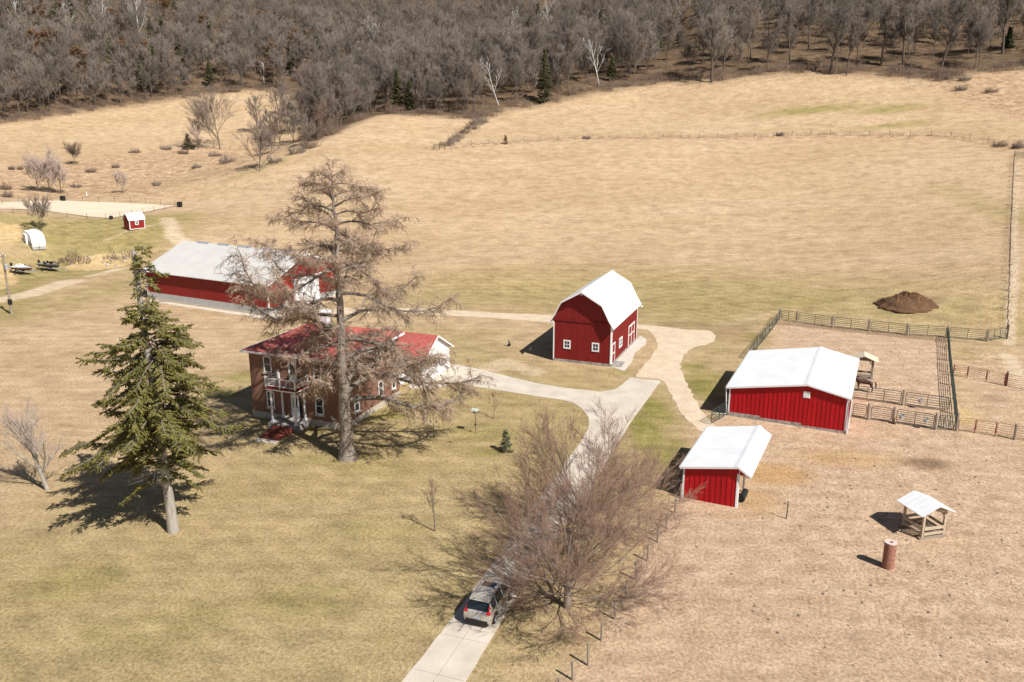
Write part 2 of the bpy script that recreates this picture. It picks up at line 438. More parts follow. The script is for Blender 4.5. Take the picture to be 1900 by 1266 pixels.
def spot(px, py, rx, ry, x, y):
    c = G(px, py); d = np.hypot((x-c[0])/rx, (y-c[1])/ry); return np.clip(1.4-d*1.2, 0, 1)

def axis(lo, a, b, hi, fine, grow):
    c = list(np.arange(a, b+1e-6, fine)); s = fine; v = a; left = []
    while v > lo: s = min(s*grow, 14); v -= s; left.append(v)
    s = fine; v = b; right = []
    while v < hi: s = min(s*grow, 14); v += s; right.append(v)
    return np.array(left[::-1]+c+right)
gx = axis(-1100, -62, 62, 1100, .55, 1.03); gy = axis(-320, 36, 132, 1150, .55, 1.02)
XX, YY = np.meshgrid(gx, gy); ZZ = terr(XX, YY)
nx, ny = len(gx), len(gy)
idx = np.arange(nx*ny).reshape(ny, nx)
Qg = np.stack([idx[:-1, :-1], idx[:-1, 1:], idx[1:, 1:], idx[1:, :-1]], -1).reshape(-1, 4)
x, y = XX.ravel(), YY.ravel()

FOREST_EDGE = [(-200, 245), (0, 228), (60, 222), (150, 207), (250, 195), (350, 180), (450, 168), (500, 168), (548, 180), (560, 225), (575, 262), (600, 258),
               (640, 238), (700, 215), (760, 214), (870, 221), (905, 216), (940, 205), (1010, 195), (1060, 184), (1130, 168),
               (1180, 160), (1240, 150), (1330, 150), (1420, 138), (1500, 134), (1600, 138), (1700, 145), (1760, 150), (1800, 135), (1900, 128), (2150, 120)]
fe = [G(*p)[:2] for p in FOREST_EDGE]
fe = np.array([(-700., 330.)]+fe+[(700., 380.), (1000., 1100.), (-1000., 1100.)])
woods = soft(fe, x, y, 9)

dirt_poly = pxpoly([(1040, 1275), (1095, 1225), (1150, 1130), (1190, 1050), (1240, 960), (1262, 925), (1300, 800), (1330, 775), (1352, 768), (1450, 780), (1500, 700), (1425, 660), (1445, 598), (1757, 630), (1772, 800), (1905, 822), (2050, 850), (2250, 1300), (1600, 1600)])
dirt = soft(dirt_poly, x, y, 1.6)
rag = soft(pxpoly([(1765, 635), (1900, 650), (2000, 700), (2000, 830), (1775, 800)]), x, y, 3)
green = np.zeros(x.shape)
lawn = pxpoly([(-300, 1000), (0, 960), (120, 900), (300, 860), (420, 700), (520, 640), (760, 600), (930, 610), (1015, 660), (1200, 700), (1250, 610), (1440, 600), (1420, 660), (1340, 700),
               (1300, 800), (1260, 925), (1180, 1060), (1090, 1230), (1040, 1300), (700, 1600), (-600, 1500)])
green = np.maximum(green, .50*soft(lawn, x, y, 7))
green = np.maximum(green, .62*soft(pxpoly([(760, 530), (900, 505), (1100, 500), (1350, 505), (1560, 520), (1880, 540), (1880, 625), (1440, 600), (1330, 625), (1190, 600), (900, 575), (650, 575)]), x, y, 9))
for q in ((900, 800, 9, 5, .75), (700, 870, 9, 4, .7), (960, 740, 5, 3, .6), (250, 1180, 9, 6, .65), (470, 700, 5, 3, .95), (420, 730, 4, 3, .9), (700, 770, 6, 3, 1.), (760, 745, 4, 2, 1.), (560, 800, 5, 3, .75), (1195, 800, 2.6, 9, 1.3), (1215, 760, 2.2, 6, 1.3), (1230, 850, 2.5, 6, 1.1), (1310, 720, 3.5, 6, 1.2), (900, 840, 3, 2, .9), (620, 850, 8, 3, .8), (1310, 700, 4, 4, 1.), (1285, 680, 3, 3, 1), (1330, 740, 2.5, 3, .9), (1225, 770, 2.5, 5, 1.), (1250, 830, 2.5, 5, .9), (1400, 625, 3, 3, .85), (1240, 870, 3, 3, .8),
          (1150, 690, 3, 2, .7), (600, 600, 5, 2, .9), (530, 625, 4, 3, .7), (1500, 205, 24, 4.5, 1.), (1650, 203, 17, 4, .95), (1670, 232, 17, 3.6, .8),
          (1820, 660, 4, 4, .8), (1870, 690, 3, 3, .8), (1480, 560, 9, 5, .75), (1660, 580, 6, 3, .7), (140, 1080, 6, 5, .75), (700, 980, 7, 4, .7), (350, 1150, 7, 4, .7), (560, 1120, 7, 5, .72), (1140, 1250, 2, 3, .8), (1890, 600, 4, 12, .6), (1880, 400, 6, 40, .5)):
    green = np.maximum(green, q[4]*spot(q[0], q[1], q[2], q[3], x, y))
# greener strips by the far yard at the left
for poly, g in (([(-100, 400), (100, 405), (330, 395), (370, 400), (335, 440), (280, 480), (120, 520), (60, 590), (-150, 620), (-150, 560), (0, 530), (0, 480), (40, 470), (20, 450), (-60, 440)], .8),
                ([(-100, 590), (110, 560), (230, 515), (290, 490), (300, 520), (180, 540), (60, 590), (-100, 640)], .75),
                ([(60, 560), (280, 480), (270, 540), (90, 585)], .55)):
    green = np.maximum(green, g*soft(pxpoly(poly), x, y, 5))
green = np.maximum(green, .7*band(pxpoly([(360, 335), (400, 322), (440, 315), (480, 305), (520, 300)]), x, y, 1, 3))
green = np.maximum(green, .6*band(pxpoly([(420, 335), (460, 322), (490, 316)]), x, y, .6, 2))
path = np.zeros(x.shape)
for line, wd, fl, g in (([(310, 405), (325, 440), (345, 455)], 1.2, 2, .7), ([(0, 557), (60, 545), (130, 522)], 1.2, 2.5, 1.), ([(170, 512), (220, 500)], .8, 1.6, .8), ([(200, 445), (250, 425), (300, 415)], .6, 1.5, .5),
                        ([(1870, 660), (1885, 690), (1905, 720)], .6, 1.2, .8), ([(1330, 610), (1400, 590), (1450, 575)], .5, 1.3, .45), ([(990, 690), (935, 672), (900, 690)], 1.0, 2, .6), ([(700, 300), (640, 330), (560, 350)], 1, 5, .3), ([(1873, 640), (1881, 450), (1888, 300)], .35, 1.1, .75)):
    path = np.maximum(path, g*band(pxpoly(line), x, y, wd, fl))
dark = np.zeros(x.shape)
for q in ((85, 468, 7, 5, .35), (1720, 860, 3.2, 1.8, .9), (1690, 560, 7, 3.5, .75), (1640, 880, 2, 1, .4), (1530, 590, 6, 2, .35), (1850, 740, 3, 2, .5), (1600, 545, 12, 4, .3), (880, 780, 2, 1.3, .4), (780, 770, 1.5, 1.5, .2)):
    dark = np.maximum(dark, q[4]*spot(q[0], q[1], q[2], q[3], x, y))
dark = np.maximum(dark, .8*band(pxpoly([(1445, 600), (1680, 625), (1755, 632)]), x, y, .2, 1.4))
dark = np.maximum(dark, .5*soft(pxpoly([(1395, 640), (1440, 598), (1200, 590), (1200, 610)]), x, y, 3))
rough = np.zeros(x.shape)
rough = np.maximum(rough, soft(pxpoly([(-200, 400), (-50, 372), (120, 368), (330, 365), (300, 350), (420, 330), (500, 300), (545, 270), (470, 262), (330, 275), (200, 290), (100, 305), (-200, 330)]), x, y, 7))
rough = np.maximum(rough, .9*soft(pxpoly([(1180, 165), (1330, 158), (1420, 145), (1500, 140), (1700, 150), (1800, 200), (1960, 230), (1960, 120), (1500, 120), (1150, 150)]), x, y, 6))
rough = np.maximum(rough, band(pxpoly([(805, 275), (930, 265), (1080, 256), (1300, 255), (1530, 250), (1750, 252), (1830, 262), (1880, 275)]), x, y, 1.4, 3)*1.3)
straw = np.zeros(x.shape)
straw = np.maximum(straw, soft(pxpoly([(130, 485), (190, 470), (260, 470), (245, 488), (200, 500), (120, 500)]), x, y, 2))
straw = np.maximum(straw, .8*soft(pxpoly([(0, 480), (30, 500), (40, 525), (0, 540), (-60, 540)]), x, y, 2))
straw = np.maximum(straw, .8*spot(1770, 770, 5, 4, x, y)); straw = np.maximum(straw, .9*soft(pxpoly([(-60, 412), (45, 418), (40, 445), (10, 465), (-60, 470)]), x, y, 2))
orange = np.zeros(x.shape)
for q in ((1440, 880, 4, 3, 1.), (1560, 850, 7, 3, .6), (1400, 930, 3, 3, .6), (1530, 690, 5, 4, .4)): orange = np.maximum(orange, q[4]*spot(q[0], q[1], q[2], q[3], x, y))
me = npmesh('ground', np.stack([x, y, ZZ.ravel()], 1), Qg)
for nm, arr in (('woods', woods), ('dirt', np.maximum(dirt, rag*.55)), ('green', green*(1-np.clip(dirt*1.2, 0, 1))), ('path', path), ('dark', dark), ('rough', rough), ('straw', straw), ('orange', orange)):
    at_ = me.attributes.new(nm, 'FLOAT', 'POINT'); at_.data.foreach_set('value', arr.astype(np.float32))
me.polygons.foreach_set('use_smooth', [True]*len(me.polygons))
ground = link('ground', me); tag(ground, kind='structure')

def ground_mat():
    m, nt, b = nmat('ground'); L = nt.links.new
    b.inputs['Roughness'].default_value = 1; b.inputs['Specular IOR Level'].default_value = .05
    tc = N(nt, 'ShaderNodeTexCoord')
    def noise(scale, detail=5, stretch=None, rough=.6, out='Fac', dist=0):
        n = N(nt, 'ShaderNodeTexNoise'); n.inputs['Scale'].default_value = scale; n.inputs['Detail'].default_value = detail
        n.inputs['Roughness'].default_value = rough; n.inputs['Distortion'].default_value = dist
        if stretch:
            mp = N(nt, 'ShaderNodeMapping'); mp.inputs['Scale'].default_value = stretch; mp.inputs['Rotation'].default_value = (0, 0, R(20))
            L(tc.outputs['Object'], mp.inputs[0]); L(mp.outputs[0], n.inputs['Vector'])
        else: L(tc.outputs['Object'], n.inputs['Vector'])
        return n.outputs[out]
    def ramp(src, *stops):
        r = N(nt, 'ShaderNodeValToRGB'); e = r.color_ramp.elements
        while len(e) < len(stops): e.new(.5)
        for k, (p, c) in enumerate(stops): e[k].position = p; e[k].color = tuple(c)+(1,)
        L(src, r.inputs[0]); return r.outputs[0]
    def mix(f, a, c, mode='MIX'):
        n = N(nt, 'ShaderNodeMix', data_type='RGBA', blend_type=mode)
        if isinstance(f, float): n.inputs[0].default_value = f
        else: L(f, n.inputs[0])
        L(a, n.inputs[6]); L(c, n.inputs[7]); return n.outputs[2]
    def math_(op, a, c, clamp=False):
        n = N(nt, 'ShaderNodeMath', operation=op); n.use_clamp = clamp
        for k, v in ((0, a), (1, c)):
            if isinstance(v, (int, float)): n.inputs[k].default_value = v
            else: L(v, n.inputs[k])
        return n.outputs[0]
    def attr(nm): a = N(nt, 'ShaderNodeAttribute'); a.attribute_name = nm; return a.outputs['Fac']
    nf = noise(4.5, 7, (1, .8, 1), .78); nm_ = noise(.35, 6, (.85, 1.1, 1), .65); nl = noise(.05, 4, (.5, 1.3, 1))
    nf2 = noise(.9, 7, (.7, 1.15, 1), .8); ng = noise(13., 4, None, .75)
    def edge(nm, amt=.9, lo=.42, hi=.58, src=None):
        # mask broken up by noise
        s = math_('ADD', attr(nm), math_('MULTIPLY', math_('SUBTRACT', src or nf2, .5), amt))
        mr = N(nt, 'ShaderNodeMapRange'); mr.inputs[1].default_value = lo; mr.inputs[2].default_value = hi; L(s, mr.inputs[0]); return mr.outputs[0]
    # dry grass
    tan = ramp(nm_, (.34, (.40, .285, .18)), (.5, (.50, .362, .232)), (.68, (.57, .425, .285)))
    tan2 = ramp(nl, (.35, (.88, .86, .80)), (.65, (1.0, 1, 1)))
    tan = mix(1., tan, tan2, 'MULTIPLY')
    grain = ramp(nf, (.36, (.50, .46, .40)), (.5, (.97, .97, .96)), (.64, (1.35, 1.34, 1.30)))
    grain2 = ramp(ng, (.36, (.62, .59, .54)), (.5, (1, 1, 1)), (.64, (1.28, 1.28, 1.25)))
    streak = ramp(nf2, (.34, (.74, .71, .66)), (.5, (1, 1, 1)), (.66, (1.15, 1.14, 1.11)))
    grn = ramp(nm_, (.34, (.145, .145, .036)), (.5, (.245, .215, .068)), (.68, (.36, .29, .115)))
    gm = math_('MULTIPLY', attr('green'), math_('ADD', math_('MULTIPLY', nf2, 1.1), math_('MULTIPLY', nm_, .55)), True)
    c = mix(gm, tan, grn)
    rc = ramp(noise(.45, 7, None, .75), (.38, (.22, .135, .085)), (.5, (.43, .29, .18)), (.62, (.58, .43, .28)))
    c = mix(math_('MULTIPLY', edge('rough', 1.0, .3, .8), .75), c, rc)
    st = ramp(nm_, (.3, (.46, .32, .16)), (.7, (.60, .45, .25)))
    c = mix(edge('straw'), c, st)
    dc = ramp(noise(.5, 7, None, .7), (.30, (.395, .272, .18)), (.5, (.49, .348, .24)), (.70, (.57, .422, .30)))
    c = mix(edge('dirt', .7, .38, .62), c, dc)
    oc = ramp(nm_, (.3, (.42, .25, .11)), (.7, (.50, .33, .17)))
    c = mix(math_('MULTIPLY', edge('orange', .8, .15, .8), .9), c, oc)
    pk = ramp(noise(1.9, 6, None, .8), (.56, (1, 1, 1)), (.66, (.84, .81, .78))); pk2 = mix(edge('dirt', .3), ramp(nm_, (0, (1, 1, 1)), (1, (1, 1, 1))), pk); c = mix(1., c, pk2, 'MULTIPLY')
    pc = ramp(nm_, (.3, (.50, .38, .26)), (.7, (.62, .50, .37)))
    c = mix(edge('path', .8, .35, .75), c, pc)
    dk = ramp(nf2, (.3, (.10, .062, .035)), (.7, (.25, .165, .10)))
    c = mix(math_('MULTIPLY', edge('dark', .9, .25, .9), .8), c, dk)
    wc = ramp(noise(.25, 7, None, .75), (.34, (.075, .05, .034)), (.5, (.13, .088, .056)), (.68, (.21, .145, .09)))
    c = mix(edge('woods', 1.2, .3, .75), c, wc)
    c = mix(.85, c, grain, 'MULTIPLY'); c = mix(.8, c, grain2, 'MULTIPLY'); c = mix(.6, c, streak, 'MULTIPLY')
    wv = N(nt, 'ShaderNodeTexWave', wave_type='BANDS', bands_direction='Y'); wv.inputs['Scale'].default_value = .16; wv.inputs['Distortion'].default_value = 5; wv.inputs['Detail'].default_value = 3; wv.inputs['Detail Scale'].default_value = .25
    L(tc.outputs['Object'], wv.inputs[0]); c = mix(1., c, ramp(wv.outputs['Fac'], (0, (.955, .95, .94)), (1, (1.03, 1.03, 1.03))), 'MULTIPLY')
    mw = N(nt, 'ShaderNodeTexWave', wave_type='BANDS', bands_direction='DIAGONAL'); mw.inputs['Scale'].default_value = .22; mw.inputs['Distortion'].default_value = 2.5; mw.inputs['Detail'].default_value = 2; mw.inputs['Detail Scale'].default_value = .12
    L(tc.outputs['Object'], mw.inputs[0]); mwc = ramp(mw.outputs['Fac'], (.2, (.97, .975, .955)), (.8, (1.03, 1.025, 1.02)))
    gmr = N(nt, 'ShaderNodeMapRange'); gmr.inputs[1].default_value = .2; gmr.inputs[2].default_value = .45; L(attr('green'), gmr.inputs[0])
    c = mix(1., c, mix(gmr.outputs[0], ramp(nm_, (0, (1, 1, 1)), (1, (1, 1, 1))), mwc), 'MULTIPLY')
    L(c, b.inputs['Base Color'])
    bp = N(nt, 'ShaderNodeBump'); bp.inputs['Strength'].default_value = .7; bp.inputs['Distance'].default_value = .3
    h = math_('ADD', math_('MULTIPLY', nf, .5), math_('ADD', math_('MULTIPLY', nf2, .7), math_('MULTIPLY', ng, .25)))
    L(h, bp.inputs['Height']); L(bp.outputs[0], b.inputs['Normal'])
    return m
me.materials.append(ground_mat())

def sheet(name, poly, m, off=.03, jit=0., sub=1.0, seed=1):
    """a thin sheet laid on the ground: outline in metres"""
    rg = random.Random(seed); out = []
    n = len(poly)
    for i in range(n):
        a, b_ = np.array(poly[i]), np.array(poly[(i+1) % n]); k = max(1, int(np.linalg.norm(b_-a)/sub))
        e = nrm(b_-a); nn = np.array([-e[1], e[0]])
        for j in range(k):
            p = a+(b_-a)*j/k
            if jit: p = p+nn*rg.gauss(0, jit)
            out.append(p)
    import bmesh
    from mathutils.geometry import tessellate_polygon
    from mathutils import Vector
    tri = tessellate_polygon([[Vector((p[0], p[1], 0)) for p in out]])
    bm = bmesh.new(); vv = [bm.verts.new((p[0], p[1], tz(p[0], p[1])+off)) for p in out]
    for t in tri:
        try: bm.faces.new([vv[i] for i in t])
        except ValueError: pass
    bmesh.ops.recalc_face_normals(bm, faces=bm.faces)
    bm.normal_update()
    if sum(f.normal.z*f.calc_area() for f in bm.faces) < 0: bmesh.ops.reverse_faces(bm, faces=bm.faces)
    ex = bmesh.ops.extrude_face_region(bm, geom=list(bm.faces))
    for v in [g for g in ex['geom'] if isinstance(g, bmesh.types.BMVert)]: v.co.z += 0
    for v in vv: v.co.z -= off+.12
    bmesh.ops.recalc_face_normals(bm, faces=bm.faces)
    me = bpy.data.meshes.new(name); bm.to_mesh(me); bm.free(); me.materials.append(M[m] if isinstance(m, str) else m)
    return tag(link(name, me), kind='structure')

def slab_mat():
    m, nt, b = nmat('driveway_concrete'); L = nt.links.new; b.inputs['Roughness'].default_value = .9
    tc = N(nt, 'ShaderNodeTexCoord')
    n1 = N(nt, 'ShaderNodeTexNoise'); n1.inputs['Scale'].default_value = .5; n1.inputs['Detail'].default_value = 7; L(tc.outputs['Object'], n1.inputs[0])
    r = N(nt, 'ShaderNodeValToRGB'); e = r.color_ramp.elements; e[0].position = .3; e[1].position = .7
    e[0].color = (.48, .415, .335, 1); e[1].color = (.61, .535, .44, 1); L(n1.outputs[0], r.inputs[0])
    n2 = N(nt, 'ShaderNodeTexNoise'); n2.inputs['Scale'].default_value = 14; n2.inputs['Detail'].default_value = 4; L(tc.outputs['Object'], n2.inputs[0])
    r2 = N(nt, 'ShaderNodeValToRGB'); e = r2.color_ramp.elements; e[0].position = .3; e[1].position = .7; e[0].color = (.82, .82, .82, 1); e[1].color = (1, 1, 1, 1); L(n2.outputs[0], r2.inputs[0])
    mx = N(nt, 'ShaderNodeMix', data_type='RGBA', blend_type='MULTIPLY'); mx.inputs[0].default_value = .8; L(r.outputs[0], mx.inputs[6]); L(r2.outputs[0], mx.inputs[7])
    L(mx.outputs[2], b.inputs['Base Color']); return m
def gravel_mat():
    m, nt, b = nmat('gravel'); L = nt.links.new; b.inputs['Roughness'].default_value = 1
    tc = N(nt, 'ShaderNodeTexCoord')
    n1 = N(nt, 'ShaderNodeTexNoise'); n1.inputs['Scale'].default_value = .6; n1.inputs['Detail'].default_value = 8; n1.inputs['Roughness'].default_value = .7; L(tc.outputs['Object'], n1.inputs[0])
    r = N(nt, 'ShaderNodeValToRGB'); e = r.color_ramp.elements; e[0].position = .32; e[1].position = .68
    e[0].color = (.52, .405, .275, 1); e[1].color = (.68, .56, .41, 1); L(n1.outputs[0], r.inputs[0])
    n2 = N(nt, 'ShaderNodeTexVoronoi'); n2.inputs['Scale'].default_value = 7; L(tc.outputs['Object'], n2.inputs[0])
    r2 = N(nt, 'ShaderNodeValToRGB'); e = r2.color_ramp.elements; e[0].position = .1; e[1].position = .6; e[0].color = (1.1, 1.1, 1.1, 1); e[1].color = (.8, .78, .76, 1); L(n2.outputs['Distance'], r2.inputs[0])
    mx = N(nt, 'ShaderNodeMix', data_type='RGBA', blend_type='MULTIPLY'); mx.inputs[0].default_value = .9; L(r.outputs[0], mx.inputs[6]); L(r2.outputs[0], mx.inputs[7])
    L(mx.outputs[2], b.inputs['Base Color']); return m

DRIVE = [(746, 1266), (860, 1120), (964, 976), (1078, 820), (1092, 795), (1092, 775), (1079, 758), (1064, 748), (1046, 743), (986, 734), (920, 723.5), (870, 716), (839, 713), (820, 719), (794, 722), (757, 721), (768, 690), (786, 684), (830, 677), (849, 677), (900, 688), (920, 693.5), (993, 711), (1053, 721), (1115, 727.5), (1141, 723), (1154, 714.5), (1170, 701), (1226.5, 707), (1170, 784), (1100, 900), (960, 1103), (864, 1266)]
dp = [atz(*p, 0)[:2] for p in DRIVE]
dirv = nrm(dp[0]-dp[3]); dp = [dp[-1]+dirv*45, dp[0]+dirv*45]+dp
sheet('driveway', dp, slab_mat(), .035, .02, .8)
# control joints of the drive as thin grooves of darker concrete
jm = MB(); jd = -dirv; jn = np.array([jd[1], -jd[0]])
p_left = dp[2]
for k in range(-6, 11):
    a = p_left+jd*(k*3.6+1.2); b_ = a+jn*3.25
    jm.add([(a[0]+.08, a[1], .0365), (b_[0], b_[1], .0365), (b_[0]+jd[0]*.035, b_[1]+jd[1]*.035, .0365), (a[0]+.08+jd[0]*.035, a[1]+jd[1]*.035, .0365)], [(0, 1, 2, 3)])
a = p_left+jn*1.62-jd*22; b_ = a+jd*58
jm.add([(a[0], a[1], .038), (b_[0], b_[1], .038), (b_[0]+jn[0]*.03, b_[1]+jn[1]*.03, .038), (a[0]+jn[0]*.03, a[1]+jn[1]*.03, .038)], [(3, 2, 1, 0)])
tag(jm.build('driveway_joint', 'old_concrete'), kind='structure')
grav = gravel_mat()
TRACK = [(560, 572), (700, 571), (800, 574), (920, 580.6), (1020, 585), (1100, 590), (1187, 602.5), (1230, 607), (1274, 611.5), (1316, 614), (1329, 624), (1325, 634), (1316, 638), (1285, 645), (1270, 658), (1263, 673), (1263, 686), (1274, 710), (1287, 738), (1299, 758), (1318, 780), (1330, 792), (1310, 806), (1296, 797), (1278, 782), (1259, 761), (1248, 735), (1234, 712), (1224, 704), (1178, 699.5), (1188, 685.5), (1207, 664), (1221, 644), (1217, 628), (1203, 612), (1100, 603), (1010, 598), (920, 590.6), (800, 584), (700, 581), (560, 585)]
sheet('gravel_track', [atz(*p, 0)[:2] for p in TRACK], grav, .02, .08, .5, 5)
sheet('barn_apron', [atz(*p, 0)[:2] for p in ((1132, 680), (1158, 689), (1172, 672), (1178, 655), (1198, 640), (1200, 630), (1188, 623))], 'concrete', .025, .03, .5)
sheet('machine_shed_apron', [atz(*p, 0)[:2] for p in ((275, 556), (500, 588), (592, 562), (600, 570), (502, 593.5), (272, 559))], 'concrete', .028, .03, 1)
# riding arena: draped sand
ac = [G(0-60, 400), G(118, 372.5), G(332, 381), G(207, 406), G(60, 399)]
A0, A1, A2, A3 = G(-120, 389), G(118, 373), G(325, 382), G(207, 406)
V = []; nu, nv = 60, 40
for i in range(nu+1):
    for j in range(nv+1):
        u, v = i/nu, j/nv; p = (A0*(1-u)+A3*u)*(1-v)+(A1*(1-u)+A2*u)*v; V.append((p[0], p[1], tz(p[0], p[1])+.12))
Qa = [(i*(nv+1)+j, (i+1)*(nv+1)+j, (i+1)*(nv+1)+j+1, i*(nv+1)+j+1) for i in range(nu) for j in range(nv)]
tag(link('riding_arena', npmesh('riding_arena', V, Qa, None, ('sand',))), kind='structure')

# ------------------------------------------------------------------ wall helpers
class Face:
    """a wall plane: origin o, direction u along it, outward normal n (local to a building)"""
    def __init__(s, o, u, n): s.o, s.u, s.n = map(lambda a: np.array(a, float), (o, u, n))
    def p(s, u, z, out=0.): q = s.o+s.u*u+s.n*out; return (q[0], q[1], z)
    def rect(s, mb, u0, u1, z0, z1, o0, o1):
        mb.prism([s.p(u0, z0, o0), s.p(u1, z0, o0), s.p(u1, z1, o0), s.p(u0, z1, o0)], tuple(s.n*(o1-o0))); return mb
    def poly(s, mb, pts, o0, o1):
        mb.prism([s.p(a, z, o0) for a, z in pts], tuple(s.n*(o1-o0))); return mb
def ribs(f, mb, W, z0, topf, step=.3, rw=.035, out=.022, start=.15):
    u = start
    while u < W-.03:
        z1 = topf(u); zb = z0(u) if callable(z0) else z0
        if z1-zb > .1: f.rect(mb, u-rw/2, u+rw/2, zb, z1, 0, out)
        u += step
    return mb
def arch(u0, u1, z0, z1, rise, n=8):
    pts = [(u0, z0), (u1, z0)]
    if rise <= 0: return pts+[(u1, z1), (u0, z1)]
    for i in range(n+1):
        t = i/n; pts.append((u1+(u0-u1)*t, z1-rise+rise*math.sin(PI*t)))
    return pts
def shrink(pts, d):
    us = [p[0] for p in pts]; zs = [p[1] for p in pts]; cu, cz = (min(us)+max(us))/2, (min(zs)+max(zs))/2
    hu, hz = (max(us)-min(us))/2, (max(zs)-min(zs))/2
    return [(cu+(a-cu)*(hu-d)/hu, cz+(z-cz)*(hz-d)/hz) for a, z in pts]
def window(f, par, u0, u1, z0, z1, rise=0., fw=.09, sill=None, cols=1, rows=2, fm='white_paint', off=.0):
    o = arch(u0, u1, z0, z1, rise); i = shrink(o, fw)
    w_ = MB(); w_.ringbar([f.p(a, z, off) for a, z in o], [f.p(a, z, off) for a, z in i], tuple(f.n*.07))
    for r_ in range(1, rows):
        z = z0+fw+(z1-z0-2*fw-rise*.3)*r_/rows; f.rect(w_, u0+fw, u1-fw, z-.025, z+.025, off+.005, off+.055)
    for c_ in range(1, cols):
        u = u0+(u1-u0)*c_/cols; f.rect(w_, u-.02, u+.02, z0+fw, z1-fw-rise*.2, off+.006, off+.05)
    wo = w_.build('window', fm, par)
    g = MB(); f.poly(g, shrink(o, fw*.8), off+.004, off+.02); g.build('pane', 'glass', wo)
    if sill: s_ = MB(); f.rect(s_, u0-.12, u1+.12, z0-.16, z0-.005, off, off+.14); s_.build('sill', sill, wo)
    return wo
def door(f, par, u0, u1, z0, z1, name='door', leaf='white_paint', frame='white_paint', fw=.12, cross=None, handle=True, glass=None):
    d = MB(); f.rect(d, u0+fw, u1-fw, z0+.02, z1-fw, .0, .03); do = d.build(name, leaf, par)
    fr = MB(); f.rect(fr, u0, u0+fw, z0, z1, 0, .06); f.rect(fr, u1-fw, u1, z0, z1, 0, .06); f.rect(fr, u0+fw, u1-fw, z1-fw, z1, 0, .058)
    if cross:
        for cz in cross: f.rect(fr, u0+fw, u1-fw, cz-.06, cz+.06, .03, .055)
    fr.build('door_frame', frame, do)
    if glass: g = MB(); f.rect(g, *glass, .03, .036); g.build('pane', 'glass', do)
    if handle: h = MB(); h.tube(f.p(u1-fw-.12, z0+1.05, .03), f.p(u1-fw-.12, z0+1.05, .09), .035, k=8); h.build('handle', 'galv', do)
    return do
def trims(par, m, lst):
    for f, *a in lst: _trim(f, a, m, par)
def _trim(f, a, m, par):
    b = MB(); f.rect(b, *a); b.build('corner_trim', m, par)
def slope_slab(mb, p, th):
    """p: 4 roof corners (counter-clockwise from above), thickened downward"""
    mb.prism([tuple(q) for q in p], (0, 0, -th)); return mb

# ------------------------------------------------------------------ gambrel barn
BH = R(-21.3); p = atz(1026, 669, 0)
t = empty('barn', (p[0], p[1], 0), BH, 'tall red gambrel-roofed barn with a white metal roof standing inside the drive loop', 'barn')
W, D = 7.4, 13.2
prof = [(-.42, 4.95), (.22, 5.95), (1.15, 7.75), (3.7, 9.2), (6.25, 7.75), (7.18, 5.95), (7.82, 4.95)]
def btop(u):
    for (a, za), (b_, zb) in zip(prof, prof[1:]):
        if a <= u <= b_: return za+(zb-za)*(u-a)/(b_-a)-.16
    return 5.
F = Face((0, 0, 0), (1, 0, 0), (0, -1, 0)); Rr = Face((W, 0, 0), (0, 1, 0), (1, 0, 0)); Lf = Face((0, D, 0), (0, -1, 0), (-1, 0, 0)); Bk = Face((W, D, 0), (-1, 0, 0), (0, 1, 0))
wl = MB()
gp = [(0, .32), (W, .32), (W, 5.15), (7.18, 5.79), (6.25, 7.59), (3.7, 9.04), (1.15, 7.59), (.22, 5.79), (0, 5.15)]
F.poly(wl, gp, -.15, 0); Bk.poly(wl, [(W-a, z) for a, z in gp][::-1], -.15, 0)
Rr.rect(wl, .15, D-.15, .32, 5.1, -.15, 0); Lf.rect(wl, .15, D-.15, .32, 5.1, -.15, 0)
ribs(F, wl, W, .32, btop, .31, .05, .025, .3); ribs(Rr, wl, D, .32, lambda u: 5.05, .31, .05, .02, .3); ribs(Lf, wl, D, .32, lambda u: 5.05, .31, .05, .02, .3)
wl.build('wall', 'red_board', t)
fo = MB(); fo.box(-.03, W+.03, -.03, D+.03, -.6, .32); fo.build('foundation', 'old_concrete', t)
rf = MB(); y0, y1 = -.75, D+.45
for (a, za), (b_, zb) in zip(prof, prof[1:]):
    rf.prism([(a, y0, za), (b_, y0, zb), (b_, y1, zb), (a, y1, za)], (0, 0, -.1))
ro = rf.build('roof', 'white_metal', t)
rc = MB(); rc.prism([(3.45, y0-.01, 9.1), (3.7, y0-.01, 9.27), (3.95, y0-.01, 9.1)], (0, y1-y0+.02, 0)); rc.build('ridge_cap', 'white_metal', ro)
trims(t, 'white_paint', [(F, 0, .14, .32, 5.0, 0, .05), (F, W-.14, W, .32, 5.0, 0, .05), (Rr, 0, .14, .32, 4.95, 0, .05), (Rr, D-.14, D, .32, 4.95, 0, .05)])
rk = MB()
for (a, za), (b_, zb) in zip(prof, prof[1:]): rk.prism([(a, y0-.03, za-.2), (b_, y0-.03, zb-.2), (b_, y0-.03, zb+.004), (a, y0-.03, za+.004)], (0, .029, 0))
rk.build('rake_trim', 'white_paint', ro)
bt = MB(); F.rect(bt, .16, 6.6, 5.2, 5.42, .026, .1); bt.build('belt_trim', 'dark_red', t)
window(F, t, 1.35, 2.25, 1.72, 2.82, 0, .14, None, 2, 2, off=.026); window(F, t, 4.98, 5.88, 1.72, 2.82, 0, .14, None, 2, 2, off=.026)
door(Rr, t, .25, 1.65, .34, 2.75, 'side_door', 'red_board', 'white_paint', .14, (1.5,))
window(Rr, t, 3.6, 5.1, 1.35, 2.6, 0, .16, None, 2, 2, off=.022)
dd = door(Rr, t, 8.5, 11.7, .34, 3.0, 'double_door', 'red_board', 'white_paint', .18, (1.7,))
cm = MB(); Rr.rect(cm, 10.02, 10.18, .36, 2.82, .031, .057); cm.build('door_stile', 'white_paint', dd)
